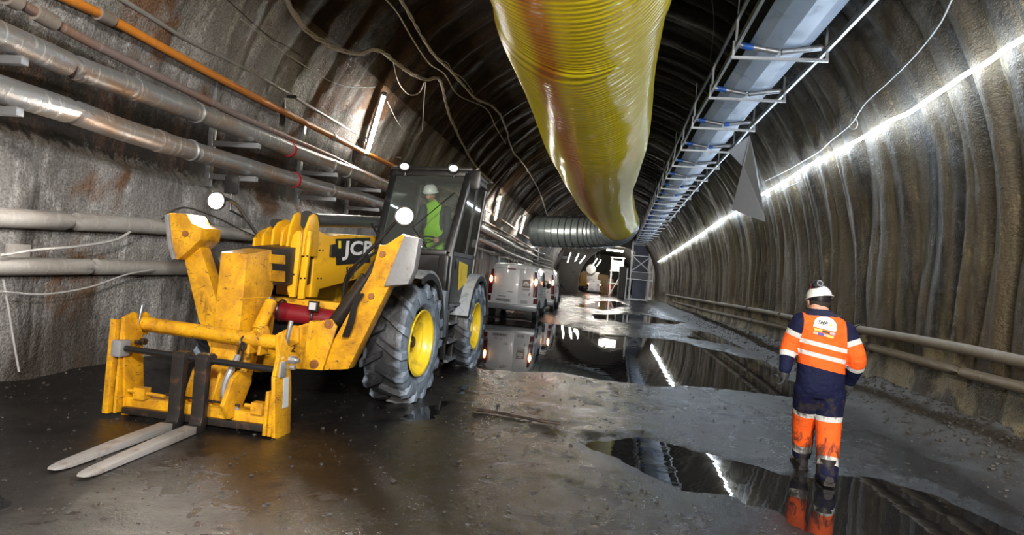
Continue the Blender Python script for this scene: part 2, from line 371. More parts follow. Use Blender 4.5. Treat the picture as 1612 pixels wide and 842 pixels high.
# left wall: thick rough render below, ledge at pipe height
def ledge(y, s): return .14*np.clip((2.95 + .3*fbm(y*.6, y*0 + 3) - s)/.12, 0, 1)
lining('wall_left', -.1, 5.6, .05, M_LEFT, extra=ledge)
lining('ceiling', 5.6, 15.2, .07, M_ROOF)
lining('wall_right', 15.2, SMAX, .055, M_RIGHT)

# far portal and the brighter stretch beyond it
def arch_pts(xl, xr, zs, zc, y, n=20):
    c = (xl + xr)/2; a = (xr - xl)/2
    return [Vector((xl, y, -.2))] + [Vector((c - a*math.cos(PI*k/n), y, zs + (zc - zs)*math.sin(PI*k/n))) for k in range(n + 1)] + [Vector((xr, y, -.2))]
def ring_wall(name, outer, inner, depth, m):
    mb = MB(); n = len(outer); vs = outer + inner + [p + Vector((0, depth, 0)) for p in inner]
    mb.add(vs, [(i, i+1, n+i+1, n+i) for i in range(n-1)] + [(n+i, n+i+1, 2*n+i+1, 2*n+i) for i in range(n-1)])
    return tag(mb.build(name, m), kind='structure')
CONC = mat('dark_concrete', (.06, .055, .05), .6, 0, (.02, .018, .016), .4, 1)
PALE = mat('pale_concrete', (.26, .25, .23), .7, 0, (.12, .11, .1), .4, .8, .2, 8)
ring_wall('wall_portal', arch_pts(-6.6, 6.2, 2.2, 9.2, 75), arch_pts(-3.3, 5.4, 1.6, 6.0, 75), 1, CONC)
far_in = arch_pts(-6.4, 6.0, 2.0, 7.6, 76); far_out = arch_pts(-7.4, 5.0, 2.0, 7.6, 135)
mb = MB(); n_ = len(far_in); mb.add(far_in + far_out, [(i, i+1, n_+i+1, n_+i) for i in range(n_-1)])
tag(mb.build('wall_far', M_FARL), kind='structure')
mb = MB(); mb.add(far_out, [tuple(range(n_))]); tag(mb.build('wall_end', PALE), kind='structure')

# ---- floor
P1 = [(-2.84,11.3),(-3.6,16),(-4.5,22.6),(-3.0,23.4),(-1.76,22.8),(.23,19.94),(2.23,20.67),(4.2,16.5),(3.9,13.2),(3.2,11.1),(1.25,11.04),(.29,10.5),(-.6,10.9),(-1.2,10.3),(-2.01,10.4)]
P2 = [(-.5,6.5),(.17,6.8),(.62,6.75),(1.3,6.5),(1.86,6.5),(2.71,6.4),(3.2,5.6),(3.23,5.0),(2.4,4.3),(1.78,4.5),(1.42,4.85),(1.1,5.3),(.77,5.32),(.14,5.62),(-.3,6.1)]
P3 = [(-.9,28),(1.6,27),(3.6,30),(4.0,33),(2.2,36),(.2,34),(-1.2,32)]
P4 = [(-2.6,40),(.5,38),(1.2,45),(2.6,52),(.8,60),(-1.6,55),(-1.0,48)]
P5 = [(-4.6,2.9),(-3.3,3.0),(-2.9,3.35),(-3.6,3.55),(-4.4,3.45)]
P6 = [(2.8,22.2),(4.6,19.5),(4.7,25),(3.9,27)]
P7 = [(-2.3,6.0),(-1.6,6.6),(-1.4,8.2),(-1.9,9.6),(-2.15,8.2),(-2.05,7.0)]
PUD = [P1, P2, P3, P4, P5, P6, P7]
def sdist(px, py, poly):
    px = px.ravel(); py = py.ravel(); d = np.full(px.shape, 1e9); ins = np.zeros(px.shape, bool); n = len(poly)
    for i in range(n):
        ax, ay = poly[i]; bx, by = poly[(i+1) % n]; ex, ey = bx-ax, by-ay
        t = np.clip(((px-ax)*ex + (py-ay)*ey)/(ex*ex + ey*ey), 0, 1)
        d = np.minimum(d, np.hypot(px - ax - t*ex, py - ay - t*ey))
        c = ((ay > py) != (by > py)) & (px < (bx-ax)*(py-ay)/(by-ay + 1e-12) + ax); ins ^= c
    return np.where(ins, -d, d)
def floor_z(x, y):
    x = np.asarray(x, float); y = np.asarray(y, float); sh = x.shape
    l, r = sides(y)
    z = .03 + .045*fbm(x*.35, y*.35, 3) + .03*fbm(x*1.3, y*1.3, 4) + .018*fbm(x*7, y*5, 3) + .010*fbm(x*17, y*13, 2)
    for k, pl in enumerate(PUD):
        d = sdist(x, y, pl).reshape(sh); sc = 1 + .02*np.clip(y - 15, 0, 60)
        d = d + sc*(.9*fbm(x*1.1 + 5*k, y*.8, 4))
        z = z - .055*np.clip(.35 - d/(.5*sc), 0, 1)
    br = np.clip((x - (r - 1.15))/1.0, 0, 1); bl = np.clip(((l + .75) - x)/.7, 0, 1)
    z = z + br**1.6*(.30 + .25*fbm(x*2, y*1.2, 4)) + br*.12*fbm(x*6, y*6, 3) + bl**1.5*(.16 + .2*fbm(x*2, y*1.5, 4))
    return z
def floor_mat():
    m, nt, p = nodes_of('wet_muddy_floor'); L = nt.links; co = objco(nt)
    big = noise(nt, mapping(nt, co, (1, .55, 1)), .55, 5, .6, .6); md = noise(nt, co, 3.2, 5, .65, .5); fine = noise(nt, co, 26, 5, .72); gr = noise(nt, co, 95, 3, .7)
    sx = N(nt, 'ShaderNodeSeparateXYZ'); L.new(co, sx.inputs[0])
    c = mixc(nt, ramp(nt, big, .35, .68), (.007, .007, .008), (.018, .0155, .014))
    c = mixc(nt, math_(nt, 'MULTIPLY', ramp(nt, fine, .5, .72), ramp(nt, md, .4, .7)), c, (.035, .030, .026))
    berm = math_(nt, 'MULTIPLY', math_(nt, 'SUBTRACT', sx.outputs[0], 3.4), 1.2, True)
    c = mixc(nt, math_(nt, 'MULTIPLY', berm, .8), c, (.055, .046, .036)); L.new(c, p.inputs['Base Color'])
    dry = mixc(nt, ramp(nt, big, .4, .62), (.08, .08, .08), (.30, .30, .30)); r = mixc(nt, berm, dry, (.6, .6, .6))
    r = mixc(nt, math_(nt, 'MULTIPLY', ramp(nt, md, .42, .75), .6), r, (.45, .45, .45)); L.new(r, p.inputs['Roughness'])
    h = math_(nt, 'ADD', math_(nt, 'MULTIPLY', fine, 1.0), math_(nt, 'MULTIPLY', gr, .4))
    b1 = bump(nt, h, .55, .012); L.new(b1, p.inputs['Normal'])
    p.inputs['Specular IOR Level'].default_value = .55; p.inputs['Coat Weight'].default_value = .0
    p.inputs['Coat Roughness'].default_value = .16; p.inputs['Coat IOR'].default_value = 1.35
    L.new(bump(nt, math_(nt, 'ADD', md, math_(nt, 'MULTIPLY', fine, 1.4)), .9, .03), p.inputs['Coat Normal']); return m
FLOORM = floor_mat()
ys = [-12.0]
while ys[-1] < 138:
    y = ys[-1]; ys.append(y + (.3 if y < 1.5 else .04 if y < 9 else .07 if y < 15 else .14 if y < 26 else .3 if y < 50 else 1.0))
ys = np.array(ys); xs = np.arange(-6.3, 5.9, .05); YY, XX = np.meshgrid(ys, xs, indexing='ij'); ZZ = floor_z(XX, YY)
def grid_obj(name, X, Y, Z, m):
    ny, ns = X.shape; v = np.stack([X, Y, Z], -1).reshape(-1, 3)
    i = np.arange(ny - 1)[:, None]*ns + np.arange(ns - 1)[None]; f = np.stack([i, i + 1, i + ns + 1, i + ns], -1).reshape(-1, 4)
    me = bpy.data.meshes.new(name); me.vertices.add(len(v)); me.vertices.foreach_set('co', v.ravel())
    me.loops.add(f.size); me.polygons.add(len(f)); me.loops.foreach_set('vertex_index', f.ravel())
    me.polygons.foreach_set('loop_start', np.arange(len(f))*4); me.update(calc_edges=True)
    me.polygons.foreach_set('use_smooth', np.ones(len(f), bool)); me.materials.append(m); me.validate()
    o = bpy.data.objects.new(name, me); COL.objects.link(o); return o
tag(grid_obj('floor', XX, YY, ZZ, FLOORM), kind='structure')
# ---- puddles
def water_mat():
    m, nt, p = nodes_of('still_puddle_water'); L = nt.links; co = objco(nt)
    p.inputs['Base Color'].default_value = (.012, .012, .013, 1); p.inputs['Roughness'].default_value = .015
    p.inputs['IOR'].default_value = 1.36; p.inputs['Specular IOR Level'].default_value = .75
    L.new(bump(nt, noise(nt, co, 3.5, 2, .5), .18, .007), p.inputs['Normal']); return m
WATER = water_mat()
plab = ['large mirror puddle across the roadway in front of the vans', 'long puddle at the walking worker\'s feet', 'shallow puddle beyond the large mirror puddle',
        'far glinting puddle before the distant lorry', 'small puddle beside the fork tips at bottom left', 'narrow puddle along the right wall past the mirror puddle', 'thin puddle beside the loader\'s wheels']
WL = .0
for k, pl in enumerate(PUD):
    P = np.array(pl); c = P.mean(0); n = 72; vs = []
    Q = []
    for i in range(len(pl)):
        a = P[i]; b = P[(i+1) % len(pl)]
        for t in range(5): Q.append(a + (b - a)*t/5)
    Q = np.array(Q); d = Q - c; Q = c + d*(1 + .45/np.maximum(np.linalg.norm(d, axis=1), .4))[:, None]
    Q[:, 0] = np.clip(Q[:, 0], -5.6, 4.6)
    mb = MB(); mb.prism([(q[0], q[1], WL) for q in Q], (0, 0, -.004))
    tag(mb.build('puddle', WATER, smooth=False), plab[k], 'puddle', 'puddles on the tunnel floor')
# ---- rubble along the wall foot and grit on the roadway
mb = MB()
ico = [(0,0,1),(.89,0,.45),(.28,.85,.45),(-.72,.53,.45),(-.72,-.53,.45),(.28,-.85,.45),(.72,.53,-.45),(-.28,.85,-.45),(-.89,0,-.45),(-.28,-.85,-.45),(.72,-.53,-.45),(0,0,-1)]
icf = [(0,1,2),(0,2,3),(0,3,4),(0,4,5),(0,5,1),(1,6,2),(2,7,3),(3,8,4),(4,9,5),(5,10,1),(6,7,2),(7,8,3),(8,9,4),(9,10,5),(10,6,1),(6,11,7),(7,11,8),(8,11,9),(9,11,10),(10,11,6)]
N_ = 8500; yy = 3.2 + rng.random(N_)**1.8*34; rr = rng.random(N_); _, R_ = sides(yy); L_, _ = sides(yy)
xx = np.where(rng.random(N_) < .55, R_ - .05 - np.abs(rng.normal(0, .55, N_)), np.where(rng.random(N_) < .2, L_ + .1 + np.abs(rng.normal(0, .4, N_)), rng.uniform(-5, 3.5, N_)))
zz = floor_z(xx, yy); near = (R_ - xx < 1.0)
for i in range(N_):
    r = (.006 + .02*rr[i]**3)*(1.7 if near[i] else .8)
    if not near[i] and zz[i] < .01: continue
    sc = (r*random.uniform(.7, 1.3), r*random.uniform(.7, 1.3), r*random.uniform(.5, .9)); a = random.random()*6.28; ca, sa = math.cos(a), math.sin(a)
    mb.add([(xx[i] + (p[0]*ca - p[1]*sa)*sc[0], yy[i] + (p[0]*sa + p[1]*ca)*sc[1], zz[i] + p[2]*sc[2]) for p in ico], icf)
tag(mb.build('gravel', mat('wet_gravel', (.045, .04, .035), .5, 0, (.02, .018, .016), .4, 9, spec=.3), smooth=False), 'loose wet gravel strewn along the wall foot and roadway', 'gravel', None, 'stuff')

# ================================================================== LAMPS
def wall_tube(pa, pb, label, m=E_TUBE, off=.12, group=None):
    a, b = Vector(pa), Vector(pb)
    inw = Vector((1 if a.x < 0 else -1, 0, -.3)).normalized()
    a = a + inw*off; b = b + inw*off
    t = empty('tube_lamp', tuple((a + b)/2), label, 'lamp', group)
    MB().tube([a, b], .036, 10).build('tube', m, t)
    d = (b - a).normalized()
    MB().beam(a - d*.06 - inw*.05, b + d*.06 - inw*.05, .11, .05, up=inw).build('housing', GREYP, t)
    mb = MB(); mb.cyl(a - d*.07, a - d*.0, .036, 10); mb.cyl(b, b + d*.07, .036, 10); mb.build('end_cap', GREYP, t)
    return t
def tube_px(p0, p1, label, m=E_TUBE, group=None): return wall_tube(hit(*p0, .2), hit(*p1, .2), label, m, .02, group)
tube_px((603, 150), (577, 240), 'bright tube lamp on the wall above the pipes left of the cab')
tube_px((787, 308), (779, 345), 'tube lamp on left wall, nearest one right of the cab', E_TUBE)
tube_px((826, 340), (819, 366), 'second tube lamp on left wall beyond the cab', E_TUBE)
tube_px((850, 364), (845, 388), 'third tube lamp on left wall beyond the cab', E_TUBE)
for i, (a, b, l) in enumerate([((898, 398), (893, 413), 'leftmost of the slanted tube lamps under the steel duct'),
                  ((911, 399), (905, 411), 'middle slanted tube lamp under the steel duct'),
                  ((921, 403), (912, 414), 'rightmost slanted tube lamp of the group under the steel duct')]):
    t_ = wall_tube(at(*a, y=70), at(*b, y=70), l, E_FAR, .02); MB().beam(t_.location, Vector((-5.75, 70, t_.location.z)), .05, .05).build('wall_arm', STEEL, t_)
for k, (a, b) in enumerate((((940, 407), (933, 417)), ((946, 409), (939, 419)))):
    wall_tube(at(*a, y=98), at(*b, y=98), ['left', 'right'][k] + ' one of the paired lamps seen through the far portal', E_FAR, .02)
    t_ = [o for o in COL.objects if o.name.startswith('tube_lamp')][-1]
for t_ in [o for o in COL.objects if o.name.startswith('tube_lamp') and abs(o.location.y - 98) < .5]: MB().beam(t_.location, Vector((t_.location.x, 98, 7.5)), .05, .05).build('hanger_rod', STEEL, t_)
for k, y in enumerate((82, 112)): wall_tube((-5.9, y, 3.7), (-5.5, y - .4, 5.0), 'unseen lamp added on the left lining beyond the portal, %s' % ('nearer one' if k == 0 else 'farther one'), E_FAR, .45)  # tubes out of view, added to light the stretch past the portal
for k, y in enumerate((86, 104)): wall_tube((5.3, y, 3.4), (4.8, y, 5.0), 'unseen lamp added on the right lining beyond the portal, %s' % ('nearer one' if k == 0 else 'farther one'), E_FAR, .5)  # same on the right: added, unseen, only there to brighten the far end
# LED rope along the right wall
led = [hit(*p, .26) for p in [(1612, 60), (1580, 79), (1555, 98), (1520, 117), (1490, 138), (1455, 161), (1430, 178), (1400, 191), (1368, 211), (1335, 229), (1300, 247), (1268, 264), (1240, 283), (1205, 303), (1180, 318), (1155, 336), (1130, 350), (1105, 368), (1085, 381), (1062, 396), (1048, 405), (1036, 412)]]
d0 = (led[0] - led[2]); led = [Vector((led[0].x + .05, y, led[0].z + .06*math.sin(y))) for y in (-10, -7, -4, -1, 2, 4.5, 6.6)] + led
o = MB().tube(smooth_path(led, 5), .028, 8).build('light_rope', E_LED); tag(o, 'long glowing white light rope strung along the right wall', 'lamp')
def clip_ties(): pass
# ================================================================== PIPES ON THE WALLS
def pipe(name, pts, r, m, label, cat='pipe', seg=16, group=None, n=5):
    o = MB().tube(smooth_path(pts, n), r, seg).build(name, m); return tag(o, label, cat, group)
def pipe_mat(name, base, rust, wrap, metal=.5, rough=.35, lo=.45):
    m, nt, p = nodes_of(name); L = nt.links; co = objco(nt)
    n1 = noise(nt, mapping(nt, co, (1, .35, 1.6)), 1.6, 6, .7, .8); n2 = noise(nt, mapping(nt, co, (3, 16, 3)), 1.0, 4, .6, .6); g = noise(nt, co, 45, 3)
    sx = N(nt, 'ShaderNodeSeparateXYZ'); L.new(co, sx.inputs[0])
    c = mixc(nt, ramp(nt, n1, lo, lo + .2), base, rust); c = mixc(nt, ramp(nt, n2, .58, .70), c, wrap)
    L.new(c, p.inputs['Base Color']); p.inputs['Metallic'].default_value = metal
    L.new(math_(nt, 'ADD', math_(nt, 'MULTIPLY', n1, .5), rough - .22, True), p.inputs['Roughness'])
    L.new(bump(nt, math_(nt, 'ADD', math_(nt, 'MULTIPLY', n2, .6), math_(nt, 'MULTIPLY', g, .25)), .5, .02), p.inputs['Normal']); return m
PBIG = pipe_mat('film_wrapped_pipe', (.30, .31, .33), (.34, .22, .14), (.62, .62, .62), .55, .34)
PGREY = pipe_mat('dusty_plastic_pipe', (.33, .32, .31), (.25, .22, .20), (.40, .39, .38), .0, .6)
PRUST = pipe_mat('rusty_purple_pipe', (.22, .17, .165), (.26, .13, .07), (.36, .30, .28), .2, .5)
PORG = pipe_mat('orange_pipe', (.62, .22, .03), (.36, .13, .03), (.45, .19, .06), .0, .42, .5)
PTHIN = pipe_mat('thin_grey_pipe', (.34, .35, .37), (.24, .22, .2), (.5, .5, .5), .3, .4)
PRIGHT = pipe_mat('muddy_right_pipe', (.22, .19, .155), (.15, .12, .09), (.27, .24, .2), .0, .6)
def wallpx(pts, x): return [at(*p, x=x) for p in pts]
def extend(P, y):
    a, b = P[1], P[0]; d = (b - a)/(b.y - a.y); return [b + d*(y - b.y)] + P
def extend_far(P, y, dx=0, z=None):
    b = P[-1]; return P + [Vector((b.x + dx*.5, (b.y + y)/2, (b.z + (z or b.z))/2)), Vector((b.x + dx, y, z or b.z))]
XB = -4.98
BU = wallpx([(0, 55), (120, 107), (240, 150), (400, 212), (500, 252), (600, 291)], XB)
BL = wallpx([(0, 140), (120, 178), (230, 216), (440, 277), (530, 302), (600, 321)], XB)
farU = [at(762, 362, x=-5.0), at(800, 383, x=-5.0), at(840, 402, x=-5.0)]
farL = [at(762, 379, x=-5.0), at(800, 398, x=-5.0), at(836, 412, x=-5.0)]
BU = extend(BU, -4) + farU; BL = extend(BL, -4) + farL
pipe('water_pipe', BU, .115, PBIG, 'upper of the two thick film-wrapped pipes on the left wall', seg=20)
pipe('water_pipe', BL, .115, PBIG, 'lower of the two thick film-wrapped pipes on the left wall', seg=20)
# collars in red strapping, sub-pieces of the pipe line
REDT = mat('red_strap', (.32, .01, .02), .5)
def ring_at(P, y, r, wdt, m, name, label, cat):
    for a, b in zip(P[:-1], P[1:]):
        if a.y <= y <= b.y:
            c = a.lerp(b, (y - a.y)/(b.y - a.y)); d = (b - a).normalized()
            mb = MB(); mb.cyl(c - d*wdt/2, c + d*wdt/2, r, 20); return mb.build(name, m), c, d
def px_y(px, py, x): return at(px, py, x=x).y
mainU, mainL = [o for o in COL.objects if o.name.startswith('water_pipe')]
for P, px, ob in ((BU, (455, 232), mainU), (BL, (462, 283), mainL), (BU, (520, 262), mainU), (BL, (300, 237), mainL), (BU, (310, 178), mainU)):
    y = px_y(*px, XB); o_, c, d = ring_at(P, y, .128, .05 if px[0] > 400 else .03, REDT if px[0] in (455, 462) else STEEL, 'strap', None, None); o_.parent = ob
for P, px, ob in ((BU, (215, 140), mainU), (BL, (250, 222), mainL), (BU, (545, 272), mainU), (BL, (520, 299), mainL)):
    y = px_y(*px, XB); o_, c, d = ring_at(P, y, .124, .10, PBIG, 'coupling', None, None); o_.parent = ob
XS = -5.25
RU = wallpx([(0, -12), (75, 30), (160, 76), (330, 160), (400, 193), (520, 246), (600, 283)], XS); RU = extend(RU, 0) + [at(765, 350, x=-5.3), at(850, 398, x=-5.3)]
o1 = pipe('rusty_pipe', RU, .048, PRUST, 'thin rusty pipe running just above the thick wrapped pipes', seg=12)
OR = wallpx([(100, -5), (170, 28), (280, 88), (400, 152), (520, 213), (620, 262)], -5.4); OR = extend(OR, 0) + [at(765, 330, x=-5.45), at(855, 392, x=-5.45)]
o2 = pipe('orange_pipe', OR, .052, PORG, 'long orange pipe on the left wall', seg=12)
TH = wallpx([(185, -5), (300, 65), (400, 115), (500, 175), (570, 214), (660, 252)], -5.45); TH = extend(TH, 1) + [at(770, 312, x=-5.45), at(858, 385, x=-5.45)]
o3 = pipe('conduit_pipe', TH, .028, PTHIN, 'thin grey conduit, topmost pipe on the left wall', seg=10)
for P, pxs, x, r, ob in ((RU, [(78, 33), (62, 25), (20, 0)], XS, .075, o1), (OR, [(170, 28), (160, 22), (525, 216)], -5.4, .072, o2)):
    for px in pxs:
        o_, c, d = ring_at(P, px_y(*px, x), r, .11, mat('pipe_collar_steel', (.34, .30, .27), .5, .5, (.2, .1, .05), .4, 12), 'coupling', None, None); o_.parent = ob
for px in ((172, 76),): pass
LA = wallpx([(0, 342), (120, 349), (250, 357), (400, 371)], -5.55); LA = extend(LA, -4); LA = LA + [Vector((-5.5, 12, LA[-1].z + .06)), Vector((-5.45, 22, LA[-1].z + .1))]
pipe('drain_pipe', LA, .095, PGREY, 'upper of two plain grey pipes low on the left wall', seg=18)
LB = wallpx([(0, 419), (150, 420), (290, 423)], -5.55); LB = extend(LB, -4) + [Vector((-5.5, 11, 1.33)), Vector((-5.45, 22, 1.36))]
pipe('drain_pipe', LB, .088, PGREY, 'lower of two plain grey pipes low on the left wall', seg=18)
# bracket consoles under the thick pipes
for k, (px, py) in enumerate([(8, 120), (395, 245), (520, 290), (590, 308)]):
    y = px_y(px, py, XB) + (.05 if k == 0 else 0); lab = ['galvanised pipe bracket at the left edge of the picture', 'pipe bracket above the left headlamp', 'pipe bracket beneath the tube lamp', 'pipe bracket just left of the cab'][k]
    zU = BU[0].z; 
    def zat(P, y):
        for a, b in zip(P[:-1], P[1:]):
            if a.y <= y <= b.y: return a.lerp(b, (y - a.y)/(b.y - a.y)).z
    u, l = zat(BU, y), zat(BL, y); lx = -5.62
    t = empty('pipe_bracket', (lx, y, l), lab, 'bracket')
    mb = MB(); mb.box((lx, y - .04, l - .3), (lx + .07, y + .04, u + .75)); mb.build('upright', STEEL, t, bevel=.004)
    for z in (l - .165, u - .165):
        mb = MB(); mb.box((lx, y - .035, z - .03), (XB + .12, y + .035, z + .04)); mb.build('arm', STEEL, t, bevel=.004)
# brackets for the thin pipes
for k, px in enumerate([(450, 150), (563, 225), (620, 255)]):
    a = at(px[0], px[1] - 25, x=-5.5); 
    t = empty('pipe_hanger', tuple(a), ['steel hanger post of the orange pipe, left of the tube lamp', 'steel hanger post of the orange pipe, under the tube lamp', 'steel hanger post of the orange pipe, at the cab roof'][k], 'bracket')
    MB().box((a.x - .03, a.y - .03, a.z - .75), (a.x + .03, a.y + .03, a.z + .05)).build('upright', DARKM, t)
    MB().box((a.x, a.y - .02, a.z - .3), (a.x + .22, a.y + .02, a.z - .26)).build('arm', DARKM, t)
# busy small pipe work past the cab
for k in range(4):
    P = [Vector((-5.3 + .04*k, y, 2.6 + .28*k + .05*math.sin(y*.7 + k))) for y in (20, 26, 32, 40, 50, 60)]
    pipe('service_pipe', P, .05, PGREY if k % 2 else PTHIN, ['lowest', 'second lowest', 'second highest', 'highest'][k] + ' thin service pipe on the left wall past the cab', group=None, seg=10)
for k, y in enumerate((23, 27.5, 32, 37, 43, 50)):
    t = empty('pipe_stand', (-5.35, y, 2.2), ['first', 'second', 'third', 'fourth', 'fifth', 'sixth'][k] + ' upright pipe stand on the left wall counting away from the cab', 'bracket', 'pipe stands past the cab')
    MB().box((-5.55, y - .03, 2.2), (-5.49, y + .03, 4.0)).build('upright', STEEL, t)
    for z in (2.5, 3.0, 3.5): MB().box((-5.5, y - .025, z), (-5.0, y + .025, z + .05)).build('arm', STEEL, t)
# right wall pipes
RA = wallpx([(1612, 570), (1500, 546), (1360, 520), (1280, 508)], 4.42); ex = [at(1200, 490, x=4.7), at(1120, 476, x=4.9), at(1050, 464, x=5.0)]
RA = extend(RA, -3) + ex
ra = pipe('drain_pipe', RA, .072, PRIGHT, 'upper of the two muddy pipes along the right wall', seg=14)
RB = wallpx([(1612, 611), (1500, 582), (1365, 545), (1300, 530)], 4.42); ex = [at(1200, 508, x=4.7), at(1120, 490, x=4.9), at(1060, 475, x=5.0)]
RB = extend(RB, -3) + ex
rb = pipe('drain_pipe', RB, .066, PRIGHT, 'lower of the two muddy pipes along the right wall', seg=14)
for P, ob, pxs, r in ((RA, ra, [(1352, 519), (1230, 498), (1170, 486)], .092), (RB, rb, [(1370, 546), (1250, 518), (1180, 502)], .086)):
    for px in pxs:
        y = px_y(*px, 4.42 if px[0] > 1300 else 4.6)
        try: o_, c, d = ring_at(P, y, r, .12, DARKM, 'coupling', None, None); o_.parent = ob
        except TypeError: pass
v = at(1352, 541, x=4.36); t = empty('valve', tuple(v), 'small red valve on the right wall pipe beside the walking worker', 'valve')
MB().cyl(v, v + Vector((-.02, -.05, -.06)), .03, 10).build('body', DARKM, t); MB().beam(v + Vector((-.02, -.05, -.07)), v + Vector((-.02, .12, -.02)), .03, .02).build('handle', REDP, t)
# ================================================================== CABLES
CAB = mat('pale_dusty_cable', (.42, .37, .32), .6); CABD = mat('dark_cable', (.05, .045, .04), .6); CABW = mat('grey_cable', (.38, .38, .38), .6)
def cable(pxs, r, m, label, strands=1, inset=.24, x=None):
    pts = smooth_path([hit(*p, inset) if x is None else at(*p, x=x) for p in pxs], 10); mb = MB()
    for s in range(strands):
        if strands == 1: q = pts
        else:
            q = []; dsum = 0
            for i, p in enumerate(pts):
                if i: dsum += (p - pts[i-1]).length
                a = dsum*5 + s*2*PI/strands; rr_ = r*(1.5 + .9*math.sin(dsum*1.7 + 2*s)); q.append(p + Vector((rr_*math.cos(a), 0, rr_*math.sin(a))))
        mb.tube(q, r, 6)
    return tag(mb.build('cable', m), label, 'cable')
cable([(448, -8), (462, 20), (487, 50), (530, 77), (565, 85), (594, 78), (629, 103), (668, 125), (693, 126), (702, 164), (722, 214), (750, 263), (775, 287)], .016, CAB, 'thick twisted cable bundle drooping from top left to the cab roof', 4)
cable([(601, -8), (626, 21), (651, 64), (676, 100), (700, 117), (722, 150), (765, 171), (780, 199), (796, 226)], .014, CAB, 'single pale cable crossing the roof left of the twisted pair')
cable([(626, -8), (643, 18), (665, 60), (690, 93), (715, 117), (747, 153), (780, 171), (796, 200), (807, 237), (826, 261), (850, 304), (862, 342)], .014, CAB, 'twisted cable pair on the roof nearest the yellow duct', 3)
cable([(619, 96), (624, 120), (632, 137), (645, 149), (660, 146), (668, 130)], .012, CAB, 'cable loop hanging from the thick bundle')
cable([(670, 129), (667, 165), (665, 205)], .01, CABW, 'short cable end hanging above the tube lamp')
cable([(350, -8), (378, 18), (402, 40), (430, 62), (450, 72), (478, 90)], .008, CABD, 'dark thin cable sagging on the concrete at top left')
cable([(380, 30), (420, 62), (455, 88), (490, 110), (520, 128), (553, 137), (590, 137)], .009, CABW, 'thin wire looping over the wall toward the tube lamp')
cable([(610, 160), (625, 190), (637, 205), (655, 212), (665, 206)], .008, CABW, 'wire looping beside the tube lamp')
cable([(690, 93), (705, 100), (712, 112), (730, 125), (745, 146)], .009, CABW, 'thin wire beside the twisted cable pair')
cable([(0, 402), (60, 393), (120, 388), (180, 378), (205, 365)], .014, CABW, 'pale cable sagging between the two plain grey pipes', x=-5.35)
cable([(0, 459), (70, 463), (140, 452), (200, 432), (240, 425)], .010, CABW, 'pale cable sagging below the lower plain grey pipe', x=-5.4)
cable([(255, 345), (270, 333), (295, 327), (340, 342), (380, 362), (408, 374)], .012, CABD, 'dark cable arching behind the left stabiliser foot', x=-5.4)
cable([(5, 440), (14, 490), (22, 540), (30, 585)], .010, CABW, 'thin hanging chain at the far left of the wall', x=-5.45)
cable([(1502, -8), (1478, 40), (1440, 88), (1400, 128), (1362, 163), (1340, 195), (1310, 220), (1290, 238), (1262, 255), (1235, 270), (1205, 285)], .011, CABW, 'grey cable hanging above the light rope on the right wall')
cable([(1345, 180), (1350, 195), (1345, 203), (1337, 200), (1341, 185)], .007, CABW, 'small wire curl above the light rope')
cable([(1262, 285), (1230, 300), (1180, 335)], .007, CABW, 'thin wire just under the light rope')
for k, xx_ in enumerate((1205, 1120, 1062)): cable([(xx_, -8 + 0*k), (xx_ + 4, 40), (xx_ - 2, 95)], .008, CABD, ['hanging chain left of the conveyor, rightmost', 'hanging chain between duct and conveyor', 'hanging chain close to the yellow duct'][k], inset=.3) if k < 2 else None
v = at(25, 400, x=-5.62); t = MB().box((v.x, v.y - .12, v.z - .1), (v.x + .04, v.y + .12, v.z + .1)).build('junction_plate', PGREY, bevel=.01); tag(t, 'pale square plate on the left wall between the plain pipes', 'plate')

